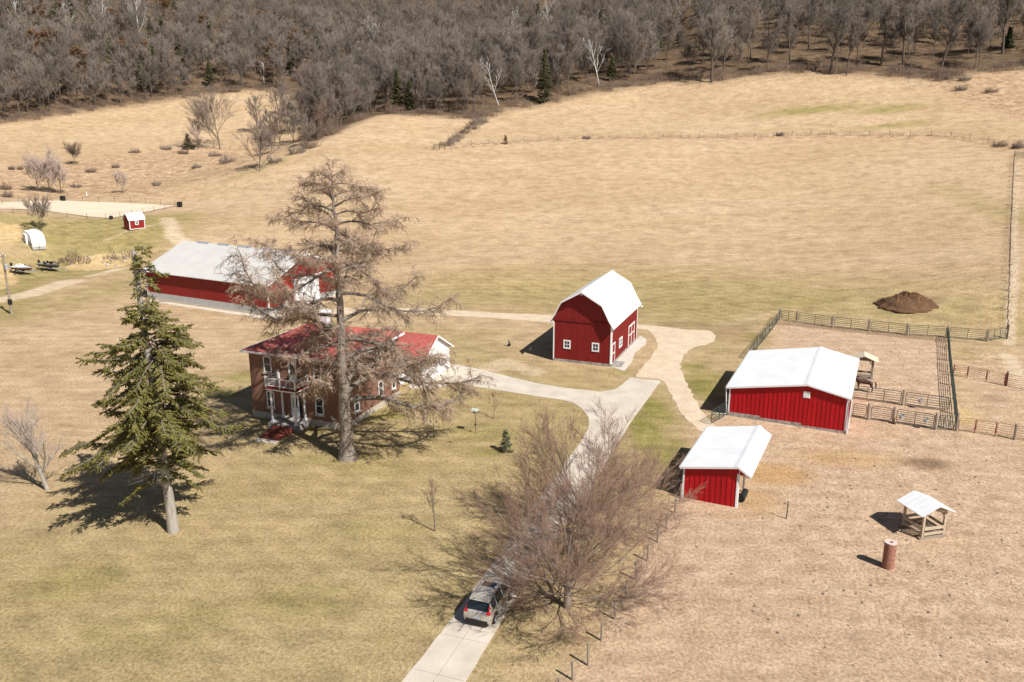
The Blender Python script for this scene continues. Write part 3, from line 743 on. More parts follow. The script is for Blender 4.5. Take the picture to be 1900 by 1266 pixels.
pl_ = MB(); pl_.tube((3.7, -.72, 8.9), (3.7, -.72, 8.7), .09, .05, 8); pl_.build('hay_pulley', 'galv', t)
lm = MB(); lm.tube((W+.02, D-.1, 4.7), (W+.55, D, 4.75), .03, k=6); lm.lathe([(.02, .12), (.16, 0), (.12, -.06)], (W+.6, D, 4.7), 10); lm.build('yard_lamp', 'white_paint', t)
st = MB(); st.box(W+.03, W+1.2, .2, 2.2, .0, .16); st.build('door_step', 'old_concrete', t)

# ------------------------------------------------------------------ gable sheds
def gable_shed(name, label, A, hd, W, D, eL, rd, eR, wall_m, base, zbR, open_right=False):
    t = empty(name, (A[0], A[1], 0), hd, label, 'shed')
    F = Face((0, 0, 0), (1, 0, 0), (0, -1, 0)); Rr = Face((W, 0, 0), (0, 1, 0), (1, 0, 0)); Lf = Face((0, D, 0), (0, -1, 0), (-1, 0, 0)); Bk = Face((W, D, 0), (-1, 0, 0), (0, 1, 0))
    top = lambda u: (eL[1]+(rd[1]-eL[1])*(u-eL[0])/(rd[0]-eL[0]) if u < rd[0] else rd[1]+(eR[1]-rd[1])*(u-rd[0])/(eR[0]-rd[0]))-.14
    zb = lambda u: next(z for lim, z in base if u <= lim)
    wl = MB()
    steps = [0]+[l for l, _ in base]
    for (a, b_), (_, z) in zip(zip(steps, steps[1:]), base):
        pts = [(a, z), (min(b_, W), z), (min(b_, W), top(min(b_, W)))]
        if a < rd[0] < b_: pts.append((rd[0], top(rd[0])))
        pts.append((a, top(a))); F.poly(wl, pts, -.12, 0); Bk.poly(wl, [(W-q, zz) for q, zz in pts], -.12, 0)
    Lf.rect(wl, .12, D-.12, base[0][1], top(0), -.12, 0)
    if not open_right: Rr.rect(wl, .12, D-.12, base[-1][1], top(W), -.12, 0)
    ribs(F, wl, W, zb, top, .42, .05, .04, .2); ribs(Lf, wl, D, base[0][1], lambda u: top(0)-.02, .42, .05, .03)
    if not open_right: ribs(Rr, wl, D, base[-1][1], lambda u: top(W)-.02, .3, .03, .02)
    wl.build('wall', wall_m, t)
    y0, y1 = -.28, D+.28
    rf = MB(); slope_slab(rf, [(eL[0], y0, eL[1]), (rd[0], y0, rd[1]), (rd[0], y1, rd[1]), (eL[0], y1, eL[1])], .09)
    slope_slab(rf, [(rd[0], y0, rd[1]), (eR[0], y0, eR[1]), (eR[0], y1, eR[1]), (rd[0], y1, rd[1])], .09)
    for xa, za, xb, zb_ in ((eL[0], eL[1], rd[0], rd[1]), (rd[0], rd[1], eR[0], eR[1])):   # standing ribs of the roof sheets
        k = int((y1-y0)/.9)
        for i in range(1, k):
            yy = y0+(y1-y0)*i/k; rf.prism([(xa, yy-.02, za+.002), (xb, yy-.02, zb_+.002), (xb, yy+.02, zb_+.002), (xa, yy+.02, za+.002)], (0, 0, .02))
    ro = rf.build('roof', 'white_metal', t)
    rc = MB(); s1 = (rd[1]-eL[1])/(rd[0]-eL[0]); s2 = (rd[1]-eR[1])/(eR[0]-rd[0])
    rc.prism([(rd[0]-.3, y0-.02, rd[1]-.3*s1+.03), (rd[0], y0-.02, rd[1]+.06), (rd[0]+.3, y0-.02, rd[1]-.3*s2+.03), (rd[0], y0-.02, rd[1]-.05)], (0, y1-y0+.04, 0)); rc.build('ridge_cap', 'white_metal', ro)
    rk = MB(); rk.prism([(eL[0], y0-.03, eL[1]-.17), (rd[0], y0-.03, rd[1]-.17), (rd[0], y0-.03, rd[1]+.01), (eL[0], y0-.03, eL[1]+.01)], (0, .028, 0))
    rk.prism([(rd[0], y0-.03, rd[1]-.17), (eR[0], y0-.03, eR[1]-.17), (eR[0], y0-.03, eR[1]+.01), (rd[0], y0-.03, rd[1]+.01)], (0, .028, 0)); rk.build('rake_trim', 'white_metal', ro)
    gt = MB(); gt.box(eL[0]-.1, eL[0]-.003, y0, y1, eL[1]-.15, eL[1]-.02); gt.build('gutter', 'grey_metal', ro)
    return t, F, Rr, Lf, top
A = atz(1350, 771, 0)
t, F, Rr, Lf, top = gable_shed('horse_shed', 'large bright red metal shed with a broad white roof, beside the horse pen', A, R(-24), 11.35, 14.0, (-.28, 3.12), (7.5, 4.45), (11.6, 3.56), 'red_metal', [(3.2, .42), (7.2, .26), (11.35, .06)], -.55)
fo = MB(); fo.box(-.04, 3.2, -.05, 14.04, -1, .42); fo.box(3.2, 7.2, -.052, 14.042, -1, .26); fo.box(7.2, 11.4, -.054, 14.044, -1.2, .06); fo.build('foundation', 'old_concrete', t)
trims(t, 'white_metal', [(F, 0, .14, .43, 3.0, 0, .05), (F, 11.21, 11.35, .07, 3.45, 0, .05), (Rr, .02, .3, .07, 3.4, 0, .06)])
MB().tube((11.62, -.12, 3.35), (11.5, -.12, .0), .06, k=8).build('downspout', 'white_metal', t); dsp = MB(); dsp.tube((-.32, -.1, 3.0), (-.12, -.1, .2), .05, k=8); dsp.tube((-.12, -.1, .2), (-1.3, -.3, .12), .05, k=8); dsp.build('downspout', 'white_metal', t)
v = MB(); F.rect(v, 7.15, 7.8, 2.95, 3.62, .0, .05)
for i in range(5): F.rect(v, 7.2, 7.75, 3.02+i*.12, 3.06+i*.12, .05, .075)
v.build('gable_vent', 'white_paint', t)
A = atz(1265, 923, 0)
t, F, Rr, Lf, top = gable_shed('run_in_shed', 'small bright red lean-to shed with a white roof, nearest the driveway fence', A, R(-25), 4.4, 9.2, (-.22, 2.77), (4.36, 3.6), (5.4, 2.92), 'red_metal', [(4.4, -.05)], -.2, True)
fo = MB(); fo.box(-.03, 4.43, -.05, .1, -.9, -.05); fo.box(-.05, .1, .1, 9.25, -.9, -.05); fo.build('foundation', 'old_concrete', t)
trims(t, 'white_metal', [(F, 0, .14, -.05, 2.65, 0, .05), (F, 4.27, 4.4, -.05, 2.9, 0, .05), (Rr, -.02, .25, -.05, 3.3, 0, .05)])
hd = MB(); F.poly(hd, [(4.4, 2.86), (5.22, 2.86), (5.25, 2.9), (4.4, 3.42)], -.1, .0); hd.box(4.42, 4.5, .02, 9.2, 2.86, 3.3); hd.build('eave_panel', 'red_metal', t)
for yy in (.33, 3.1, 6.1, 9.05): MB().box(4.26, 4.41, yy-.075, yy+.075, -.6, 3.2).build('post', 'wood_post', t)
kb = MB()
for i in range(5): kb.box(.12, .17, .12, 9.08, .1+i*.26, .3+i*.26)
kb.build('kick_board', 'dark_post', t)
mg = MB(); mg.tube((4.6, 1.0, .35), (4.6, 2.6, .35), .25, k=10); mg.build('feed_trough', 'black', t)

# ------------------------------------------------------------------ machine shed
A = atz(500, 587, 0); ah = R(152.5); W, D = 26.0, 17.5
o = A[:2]+W*np.array([math.cos(ah), math.sin(ah)])
t = empty('machine_shed', (o[0], o[1], 0), R(-27.5), 'very long dark red machine shed with a pale grey metal roof behind the brick house', 'shed')
F = Face((0, 0, 0), (1, 0, 0), (0, -1, 0)); Rr = Face((W, 0, 0), (0, 1, 0), (1, 0, 0)); Lf = Face((0, D, 0), (0, -1, 0), (-1, 0, 0)); Bk = Face((W, D, 0), (-1, 0, 0), (0, 1, 0))
EH, RH = 4.95, 8.3; slope = (RH-EH)/(D/2)
gt_ = lambda u: EH+slope*min(u, D-u)-.12
wl = MB(); F.rect(wl, 0, W, 1.2, EH-.05, -.15, 0); Bk.rect(wl, 0, W, 1.2, EH-.05, -.15, 0)
for f in (Rr, Lf): f.poly(wl, [(.15, 1.2), (D-.15, 1.2), (D-.15, gt_(.15)), (D/2, gt_(D/2)), (.15, gt_(.15))], -.15, 0)
ribs(F, wl, W, 1.2, lambda u: EH-.06, .3, .04, .022); ribs(Rr, wl, D, 1.2, gt_, .3, .04, .022)
wl.build('wall', 'red_machine', t)
ws = MB()
for f, L_ in ((F, W), (Bk, W), (Rr, D), (Lf, D)): f.rect(ws, .16 if L_ == D else 0, L_-.16 if L_ == D else L_, .25, 1.2, -.14, .012)
ribs(F, ws, W, .25, lambda u: 1.19, .3, .05, .035)
ws.build('wainscot', 'grey_metal', t)
fo = MB(); fo.box(-.02, W+.02, -.05, D+.05, -.5, .25); fo.build('foundation', 'concrete', t)
rf = MB(); slope_slab(rf, [(-.45, -.5, EH-.5*slope), (W+.45, -.5, EH-.5*slope), (W+.45, D/2, RH), (-.45, D/2, RH)], .1)
slope_slab(rf, [(-.45, D/2, RH), (W+.45, D/2, RH), (W+.45, D+.5, EH-.5*slope), (-.45, D+.5, EH-.5*slope)], .1)
for i in range(1, 30):
    xx = -.45+(W+.9)*i/30
    rf.prism([(xx-.02, -.5, EH-.5*slope+.002), (xx+.02, -.5, EH-.5*slope+.002), (xx+.02, D/2, RH+.002), (xx-.02, D/2, RH+.002)], (0, 0, .018))
ro = rf.build('roof', 'grey_roof', t)
for i in range(5):
    rv_ = MB(); xx = 3.0+i*4.6; rv_.prism([(xx, D/2-.3, RH-.08), (xx, D/2, RH+.2), (xx, D/2+.3, RH-.08)], (2.6, 0, 0)); rv_.build('ridge_vent', 'galv', ro)
gu = MB(); gu.box(-.45, W+.45, -.62, -.503, EH-.5*slope-.14, EH-.5*slope-.02); gu.build('gutter', 'white_metal', ro)
rk = MB(); s_ = slope
rk.prism([(W+.453, -.5, EH-.5*s_-.22), (W+.453, D/2, RH-.22), (W+.453, D/2, RH+.01), (W+.453, -.5, EH-.5*s_+.01)], (.03, 0, 0))
rk.prism([(W+.453, D/2, RH-.22), (W+.453, D+.5, EH-.5*s_-.22), (W+.453, D+.5, EH-.5*s_+.01), (W+.453, D/2, RH+.01)], (.03, 0, 0)); rk.build('rake_trim', 'white_metal', ro)
trims(t, 'white_metal', [(F, W-.16, W, .25, EH-.1, 0, .04), (F, 0, .16, .25, EH-.1, 0, .04), (Rr, 0, .16, .25, EH-.1, 0, .04), (Rr, D-.16, D, .25, EH-.1, 0, .04)])
sd = MB(); Rr.rect(sd, 5.7, 11.5, .12, 4.4, .03, .1)
for i in range(19): Rr.rect(sd, 5.75+i*.31, 5.79+i*.31, .15, 4.38, .1, .115)
sdo = sd.build('sliding_door', 'white_metal', t)
tk = MB(); Rr.rect(tk, 5.4, 14.6, 4.42, 4.62, .02, .17); tk.build('door_track', 'white_metal', sdo)
door(Rr, t, 3.65, 4.75, .26, 2.45, 'walk_door', 'white_paint', 'white_paint', .1)

# ------------------------------------------------------------------ brick house
A = atz(471, 772, 0); W, D = 10.9, 11.0
t = empty('brick_house', (A[0], A[1], 0), R(-21.5), 'two-storey brick farmhouse with a red hipped roof and white balcony', 'house')
F = Face((0, 0, 0), (1, 0, 0), (0, -1, 0)); Rr = Face((W, 0, 0), (0, 1, 0), (1, 0, 0)); Lf = Face((0, D, 0), (0, -1, 0), (-1, 0, 0)); Bk = Face((W, D, 0), (-1, 0, 0), (0, 1, 0))
wl = MB(); wl.box(0, W, 0, D, .62, 6.75); wl.build('wall', 'brick', t)
fo = MB(); fo.box(-.06, W+.06, -.06, D+.06, -.6, .62); fo.build('foundation', 'stone', t)
fz = MB()
for f, L_ in ((F, W), (Rr, D), (Lf, D), (Bk, W)): f.rect(fz, 0 if f in (F, Bk) else -.0, L_, 6.75, 7.12, -.2, .03 if f in (F, Bk) else .028)
fz.build('frieze', 'grey_metal', t)
rf = MB(); e = .5; z0, z1 = 7.12, 8.9; i0, i1 = 3.6, 3.6
c = [(-e, -e, z0), (W+e, -e, z0), (W+e, D+e, z0), (-e, D+e, z0)]
tp = [(i0, 5.2, z1), (W-i1, 5.2, z1), (W-i1, D-5.2, z1), (i0, D-5.2, z1)]
rf.add([(q[0], q[1], q[2]-.18) for q in c]+c+tp, [(3, 2, 1, 0), (0, 1, 5, 4), (1, 2, 6, 5), (2, 3, 7, 6), (3, 0, 4, 7), (4, 5, 9, 8), (5, 6, 10, 9), (6, 7, 11, 10), (7, 4, 8, 11), (8, 9, 10, 11)])
ro = rf.build('roof', 'shingle', t)
fa = MB()
fa.box(-e-.1, W+e+.1, -e-.1, -e-.003, z0-.2, z0+.0); fa.box(W+e+.003, W+e+.1, -e, D+e, z0-.2, z0+.0); fa.box(-e-.1, -e-.003, -e, D+e, z0-.2, z0+.0); fa.build('eave_gutter', 'white_paint', ro)
ch = MB(); ch.box(3.6, 4.5, 7.4, 8.2, 7.9, 9.55); cho = ch.build('chimney', 'white_paint', ro)
cc = MB(); cc.box(3.5, 4.6, 7.3, 8.3, 9.55, 9.67); cc.build('chimney_cap', 'white_paint', cho)
vp = MB(); vp.tube((6.3, 7.0, 8.5), (6.3, 7.0, 9.3), .06, k=8); vp.build('vent_pipe', 'white_paint', ro)
for u0, u1, z0_, z1_ in ((1.75, 2.7, 4.95, 6.68), (7.6, 8.55, 4.85, 6.6), (1.85, 2.75, 1.25, 3.05), (7.6, 8.55, 1.25, 3.05)):
    window(F, t, u0, u1, z0_, z1_, .14, .11, 'stone', 1, 2)
for u0, u1, z0_, z1_ in ((1.7, 2.65, 4.85, 6.6), (6.4, 7.35, 4.7, 6.55), (1.75, 2.7, 1.2, 3.0), (6.5, 7.45, 1.25, 3.0), (9.3, 10.1, 1.25, 3.0)):
    window(Rr, t, u0, u1, z0_, z1_, .14, .11, 'stone', 1, 2)
for u0 in (1.9, 7.6): window(Lf, t, u0, u0+.95, 4.85, 6.6, .14, .11, 'stone', 1, 2); window(Lf, t, u0, u0+.95, 1.25, 3.05, .14, .11, 'stone', 1, 2)
d1 = door(F, t, 4.7, 5.65, 4.28, 6.62, 'balcony_door', 'white_paint', 'white_paint', .1, None, True, (4.9, 5.45, 5.0, 6.3))
door(F, t, 4.75, 5.7, .62, 2.95, 'front_door', 'white_paint', 'white_paint', .1, None, True, (4.95, 5.5, 1.6, 2.6))
ls = MB(); F.rect(ls, 5.72, 6.0, .7, 2.95, 0, .04); ls.build('sidelight', 'glass', t)
pd = MB(); pd.box(3.55, 6.95, -2.35, -.06, -.3, .6); pd.build('porch_floor', 'old_concrete', t)
for (px_, py_) in ((3.85, -1.95), (6.6, -1.95), (3.95, -.35), (6.55, -.35)):
    c_ = MB(); c_.box(px_-.16, px_+.16, py_-.16, py_+.16, .6, .78); c_.tube((px_, py_, .78), (px_, py_, 3.98), .115, .10, 12); c_.box(px_-.15, px_+.15, py_-.15, py_+.15, 3.88, 4.0); c_.build('porch_column', 'white_paint', t)
bd = MB(); bd.box(3.5, 7.0, -2.3, -.06, 4.0, 4.18); bdo = bd.build('balcony_deck', 'white_paint', t)
be = MB(); be.box(3.42, 7.08, -2.4, -.06, 4.18, 4.27); be.build('deck_edge', 'dark_red', bdo)
def railing(p0, p1):
    r_ = MB(); p0, p1 = np.array(p0, float), np.array(p1, float); L_ = np.linalg.norm(p1-p0)
    for zz, rr in ((4.45, .03), (5.2, .045)): r_.tube((*p0, zz), (*p1, zz), rr, k=6)
    k = int(L_/.15)
    for i in range(1, k): q = p0+(p1-p0)*i/k; r_.tube((*q, 4.46), (*q, 5.2), .014, k=4)
    r_.build('railing', 'white_paint', bdo)
railing((3.55, -2.25), (6.95, -2.25)); railing((3.55, -.1), (3.55, -2.2)); railing((6.95, -.1), (6.95, -2.2))
for q in ((3.55, -2.25), (5.2, -2.25), (6.95, -2.25), (3.55, -.12), (6.95, -.12)):
    n_ = MB(); n_.box(q[0]-.06, q[0]+.06, q[1]-.06, q[1]+.06, 4.27, 5.32); n_.box(q[0]-.085, q[0]+.085, q[1]-.085, q[1]+.085, 5.32, 5.38); n_.build('newel_post', 'white_paint', bdo)
sp_ = MB()
for i in range(4): sp_.box(4.3, 6.5, -2.36-.62*(i+1), -2.36-.62*i+.003*i, -.2, .48-.13*i)
sp_.build('front_steps', 'plank', t)
pp = MB(); pp.box(4.2, 6.6, -5.5, -4.86, -.2, .05); pp.build('step_pad', 'concrete', t)
# rear wing and garage
wg = MB(); x0, x1, y0, y1, eh, rh = 2.4, 11.5, 15.2, 22.4, 2.95, 5.0
wg.box(x0, x1-.15, y0, y1, -.3, eh-.1)
wg.prism([(x1-.15, y0, -.3), (x1-.15, y1, -.3), (x1-.15, y1, eh-.08), (x1-.15, (y0+y1)/2, rh-.14), (x1-.15, y0, eh-.08)], (.15, 0, 0))
wg.box(4.0, 9.2, D+.01, y0-.01, -.3, 2.8); wgo = wg.build('garage_wing', 'white_paint', t)
ym = (y0+y1)/2; sl_ = (rh-eh)/(ym-y0)
rf = MB(); slope_slab(rf, [(x0-.4, y0-.5, eh-.5*sl_), (x1+.35, y0-.5, eh-.5*sl_), (x1+.35, ym, rh), (x0-.4, ym, rh)], .1); slope_slab(rf, [(x0-.4, ym, rh), (x1+.35, ym, rh), (x1+.35, y1+.5, eh-.5*sl_), (x0-.4, y1+.5, eh-.5*sl_)], .1)
slope_slab(rf, [(3.6, D+.01, 3.9), (9.6, D+.01, 3.9), (9.6, y0-.3, 2.95), (3.6, y0-.3, 2.95)], .1)
rf.build('wing_roof', 'shingle', wgo)
rk = MB(); rk.prism([(x1+.353, y0-.5, eh-.5*sl_-.2), (x1+.353, ym, rh-.2), (x1+.353, ym, rh+.01), (x1+.353, y0-.5, eh-.5*sl_+.01)], (.03, 0, 0)); rk.prism([(x1+.353, ym, rh-.2), (x1+.353, y1+.5, eh-.5*sl_-.2), (x1+.353, y1+.5, eh-.5*sl_+.01), (x1+.353, ym, rh+.01)], (.03, 0, 0)); rk.build('wing_rake', 'white_paint', wgo)
GR = Face((x1, y0, 0), (0, 1, 0), (1, 0, 0))
for u in (.5, 3.9):
    g_ = MB(); GR.rect(g_, u, u+2.8, .05, 2.35, .0, .04)
    for i in range(4): GR.rect(g_, u+.05, u+2.75, .1+i*.57, .13+i*.57, .04, .05)
    g_.build('garage_door', 'white_metal', wgo)
hc = MB(); hc.tube((7.2, -3.0, .05), (7.2, -1.2, .05), .02); 
mt_ = MB(); F.rect(mt_, 9.4, 9.65, .9, 1.35, 0, .15); mt_.build('meter_box', 'galv', t)

# ------------------------------------------------------------------ far storage shed
p0 = G(241.7, 429.2); p1 = G(265.4, 424.5); hd = math.atan2(p1[1]-p0[1], p1[0]-p0[0])
hd = R(48)
t = empty('storage_shed', (p0[0], p0[1], p0[2]+.05), hd, 'small red gambrel storage shed with a white roof on the grass by the riding arena', 'shed')
W, D = 3.3, 2.6
wl = MB(); wl.box(0, W, 0, D, .25, 2.2)
Pg = [(-.15, 2.1), (.5, 3.0), (D/2, 3.5), (D-.5, 3.0), (D+.15, 2.1)]
wl.prism([(.01, 0, 2.2), (.01, .5, 2.92), (.01, D/2, 3.42), (.01, D-.5, 2.92), (.01, D, 2.2)], (W-.02, 0, 0)); wl.build('wall', 'red_machine', t)
rf = MB()
for (a, za), (b_, zb) in zip(Pg, Pg[1:]): rf.prism([(-.2, a, za), (W+.2, a, za), (W+.2, b_, zb), (-.2, b_, zb)], (0, 0, .07))
rf.build('roof', 'white_metal', t)
F = Face((0, 0, 0), (1, 0, 0), (0, -1, 0)); Lf = Face((0, D, 0), (0, -1, 0), (-1, 0, 0))
window(F, t, 1.2, 1.95, 1.15, 2.05, 0, .13, None, 2, 2)
trims(t, 'white_paint', [(F, 0, .12, .25, 2.1, 0, .03), (F, W-.12, W, .25, 2.1, 0, .03), (F, .12, W-.12, .25, .37, 0, .028), (Lf, D-.12, D, .25, 2.1, 0, .03)])
door(Lf, t, .7, 1.9, .3, 2.05, 'door', 'red_machine', 'dark_red', .08)
sk = MB(); sk.box(0, W, .2, .35, -.3, .25); sk.box(0, W, D-.35, D-.2, -.3, .25); sk.build('skid', 'wood_post', t)

# ------------------------------------------------------------------ feeders
def feeder(name, loc, rz, w, d, h, roof_m, label, rails=True, wood='raw_wood'):
    t = empty(name, loc, rz, label, 'hay feeder')
    for x_ in (0, w):
        for y_ in (0, d): b = MB(); b.box(x_-.08, x_+.08, y_-.08, y_+.08, 0, h); b.build('post', wood, t)
    sk = MB()
    for y_ in (0, d): sk.box(-.25, w+.25, y_-.09, y_+.09, -.12, .06)
    sk.build('skid', 'wood_post', t)
    if rails:
        fl = MB()
        for zz, th in ((.22, .2), (.62, .24)):
            fl.box(.08, w-.08, -.11, -.07, zz, zz+th); fl.box(.08, w-.08, d+.07, d+.11, zz, zz+th); fl.box(-.11, -.07, .0, d, zz, zz+th); fl.box(w+.07, w+.11, .0, d, zz, zz+th)
        fl.build('side_rail', wood, t)
        fb = MB()
        for i in range(9): yy = .1+(d-.2)*i/8; fb.box(.0, w, yy-.05, yy+.05, .3, .36)
        fb.build('hay_rack', 'wood_post', t)
    bm_ = MB()
    for y_ in (0, d): bm_.box(-.1, w+.1, y_-.06, y_+.06, h, h+.16)
    for y_ in (0, d): bm_.prism([(-.1, y_-.04, h+.16), (w+.1, y_-.04, h+.16), (w/2, y_-.04, h+.55)], (0, .08, 0))
    bm_.build('truss', wood, t)
    br = MB()
    for y_ in (0, d):
        br.tube((0, y_, h-.55), (.5, y_, h+.02), .05, k=4); br.tube((w, y_, h-.55), (w-.5, y_, h+.02), .05, k=4)
    for x_ in (0, w):
        br.tube((x_, 0, h-.55), (x_, .5, h+.02), .05, k=4); br.tube((x_, d, h-.55), (x_, d-.5, h+.02), .05, k=4)
    br.build('brace', wood, t)
    rf = MB(); e = .55; zc = h+.16-.4*e/(w/2)+.02; zr = h+.16+.42
    slope_slab(rf, [(-e, -.4, zc), (w/2, -.4, zr), (w/2, d+.4, zr), (-e, d+.4, zc)], -.05); slope_slab(rf, [(w/2, -.4, zr), (w+e, -.4, zc), (w+e, d+.4, zc), (w/2, d+.4, zr)], -.05)
    for i in range(1, 5):
        yy = -.4+(d+.8)*i/5
        rf.prism([(-e, yy-.02, zc+.052), (w/2, yy-.02, zr+.052), (w/2, yy+.02, zr+.052), (-e, yy+.02, zc+.052)], (0, 0, .02))
    rf.build('roof', roof_m, t)
    return t
q = G(1709.5, 1000.8); q[2] += .1
feeder('hay_feeder', q, R(15), 1.85, 2.0, 2.0, 'white_metal', 'pale timber hay feeder with a white gabled roof in the dirt paddock')
q = G(1582, 706)
feeder('hay_feeder', q, R(-20), 2.0, 1.4, 2.5, 'tan_roof', 'tall timber hay feeder with a tan roof behind the large red shed', True, 'wood_post')

# clay column
q = G(1647, 1053)
t = empty('clay_column', q, 0, 'mottled red clay column with a pale rim standing in the dirt paddock', 'column')
c_ = MB(); c_.lathe([(.40, -.1), (.41, .1), (.40, 1.0), (.405, 1.9)], (0, 0, 0), 24); c_.build('shaft', 'clay', t, smooth=True)
c_ = MB(); k = 24; vo = []
for r_, z_ in ((.41, 1.9), (.41, 1.96), (.16, 1.96), (.16, 1.7)): vo += [(r_*math.cos(2*PI*i/k), r_*math.sin(2*PI*i/k), z_) for i in range(k)]
c_.add(vo, [(j*k+i, j*k+(i+1) % k, (j+1)*k+(i+1) % k, (j+1)*k+i) for j in range(3) for i in range(k)]); c_.build('rim', 'clay_rim', t)

# ------------------------------------------------------------------ car
def make_car():
    q = G(884, 1166); hdg = math.atan2(jd[1], jd[0])-PI/2
    t = empty('parked_car', (q[0], q[1], .036), hdg, 'beige metallic SUV parked on the concrete driveway under a bare maple', 'car')
    #      y     w_low w_mid w_belt z_belt w_roof z_roof z_low
    ST = [(.00, .66, .74, .70, .80, .66, .84, .42), (.05, .80, .86, .82, .95, .76, .99, .34), (.16, .86, .91, .87, 1.02, .78, 1.08, .30), (.60, .88, .925, .88, 1.06, .65, 1.58, .28), (.80, .88, .925, .88, 1.06, .65, 1.645, .28),
          (1.25, .88, .925, .885, 1.05, .65, 1.68, .27), (1.75, .885, .925, .885, 1.04, .65, 1.69, .26), (2.35, .885, .925, .885, 1.03, .65, 1.67, .26), (2.75, .885, .925, .885, 1.02, .63, 1.60, .26), (3.45, .885, .925, .885, 1.00, .80, 1.08, .27), (3.60, .88, .92, .88, .99, .78, 1.04, .28), (4.1, .86, .90, .85, .93, .72, .98, .30), (4.42, .80, .85, .78, .82, .66, .86, .33), (4.56, .66, .72, .66, .66, .56, .70, .40)]
    P = []
    for (yy, wl_, wm, wb, zb, wr, zr, zl) in ST:
        h = [(wl_, zl), (wm, (zl+zb)/2-.05), (wm, (zl+zb)/2+.12), (wb, zb), (wr, zr-.035), (wr*.88, zr), (wr*.45, zr+.03), (0, zr+.035)]
        row = [(a, yy, b_) for a, b_ in h]+[(-a, yy, b_) for a, b_ in h[-2::-1]]; P.append(row)
    n = len(P[0]); body, side, rear, wind, = MB(), MB(), MB(), MB()
    def quad(mb, i, j): mb.add([P[i][j], P[i][j+1], P[i+1][j+1], P[i+1][j]], [(0, 1, 2, 3)])
    sideL = MB()
    vb = [p_ for row in P for p_ in row]; fb = []
    for i in range(len(P)-1):
        for j in range(n-1):
            jj = j if j < 7 else n-2-j
            if jj == 3 and 3 <= i <= 8: (side if j < 7 else sideL).add([P[i][j], P[i][j+1], P[i+1][j+1], P[i+1][j]], [(0, 1, 2, 3)])
            elif jj in (4, 5, 6) and i == 2: quad(rear, i, j)
            elif jj in (4, 5, 6) and i == 8: quad(wind, i, j)
            else: fb.append((i*n+j, i*n+j+1, (i+1)*n+j+1, (i+1)*n+j))
    fb.append(tuple(range(n-1, -1, -1))); fb.append(tuple((len(P)-1)*n+j for j in range(n)))
    body.add(vb, fb)
    for i in range(len(P)-1): body.add([P[i][0], P[i][-1], P[i+1][-1], P[i+1][0]], [(0, 1, 2, 3)])
    body.build('body', 'car_paint', t, smooth=True)
    side.build('side_window', 'glass', t); sideL.build('side_window', 'glass', t); rear.build('rear_window', 'glass', t); wind.build('windshield', 'glass', t)
    # window pillars and belt strips
    pl = MB()
    for s_ in (1, -1):
        for ya in (1.25, 2.35):
            i = [k for k, r_ in enumerate(ST) if r_[0] == ya][0]; b0, b1 = P[i][3], P[i][4]
            pl.tube((s_*(b0[0]+.004), ya, b0[2]), (s_*(b1[0]+.008), ya, b1[2]), .03, k=4)
        pl.tube((s_*.66, .66, 1.62), (s_*.655, 1.75, 1.705), .022, k=6); pl.tube((s_*.655, 1.75, 1.705), (s_*.65, 2.6, 1.66), .022, k=6)
    pl.build('roof_rail', 'galv', t)
    sr = MB(); sr.prism([(-.42, 1.95, 1.705), (.42, 1.95, 1.705), (.42, 2.5, 1.69), (-.42, 2.5, 1.69)], (0, 0, .022)); sr.build('sunroof', 'glass', t)
    for s_ in (1, -1):
        tl = MB(); tl.prism([(s_*.60, .07, .96), (s_*.86, .10, .97), (s_*.905, .34, 1.03), (s_*.80, .36, 1.12), (s_*.74, .44, 1.40), (s_*.68, .40, 1.40), (s_*.73, .2, 1.14), (s_*.60, .12, 1.06)], (0, -.05, .02)); tl.build('tail_light', 'tail', t)
    gm = MB(); gm.tube((-.6, .04, .955), (.6, .04, .955), .03, k=6); gm.build('chrome_strip', 'galv', t)
    bp = MB(); bp.box(-.72, .72, -.03, .12, .36, .56); bp.box(-.80, .80, .02, .3, .30, .38); bp.build('bumper_trim', 'black', t)
    np_ = MB(); np_.box(-.22, .22, -.016, .02, .64, .78); np_.build('number_plate', 'plate', t)
    sp = MB(); sp.prism([(-.62, .46, 1.575), (.62, .46, 1.575), (.64, .72, 1.66), (-.64, .72, 1.66)], (0, 0, .035)); sp.build('spoiler', 'car_paint', t)
    wp = MB(); wp.tube((-.05, .18, 1.13), (.42, .34, 1.29), .014, k=4); wp.build('wiper', 'black', t)
    for s_ in (1, -1):
        mi = MB(); mi.lathe([(.03, -.09), (.10, -.05), (.11, .03), (.05, .08)], (s_*1.0, 2.72, 1.08), 10, 'y'); mi.tube((s_*.88, 2.72, 1.05), (s_*.96, 2.72, 1.07), .03, k=6); mi.build('mirror', 'car_paint', t, smooth=True)
        hl = MB(); hl.prism([(s_*.60, 4.44, .70), (s_*.80, 4.30, .72), (s_*.83, 4.15, .84), (s_*.62, 4.42, .82)], (0, .02, .02)); hl.build('headlight', 'galv', t)
        for yy in (.86, 3.55):
            w_ = MB(); w_.lathe([(.22, -.11), (.335, -.10), (.345, 0), (.335, .10), (.22, .11)], (s_*.83, yy, .345), 20, 'x'); wo = w_.build('wheel', 'tyre', t, smooth=True)
            r_ = MB(); r_.lathe([(.215, 0), (.21, .02*s_), (.06, .035*s_)], (s_*.935, yy, .345), 14, 'x')
            for k in range(5): a = 2*PI*k/5; r_.tube((s_*.96, yy, .345), (s_*.955, yy+.2*math.cos(a), .345+.2*math.sin(a)), .03, k=4)
            r_.build('rim', 'rim', wo)
            ar = MB(); pts = [(s_*.927, yy+rr*math.cos(a), .36+rr*math.sin(a)) for rr in (.44, .36) for a in [PI*i/10 for i in range(11)]]
            for i in range(10): ar.prism([pts[i], pts[i+1], pts[12+i], pts[11+i]], (s_*.012, 0, 0))
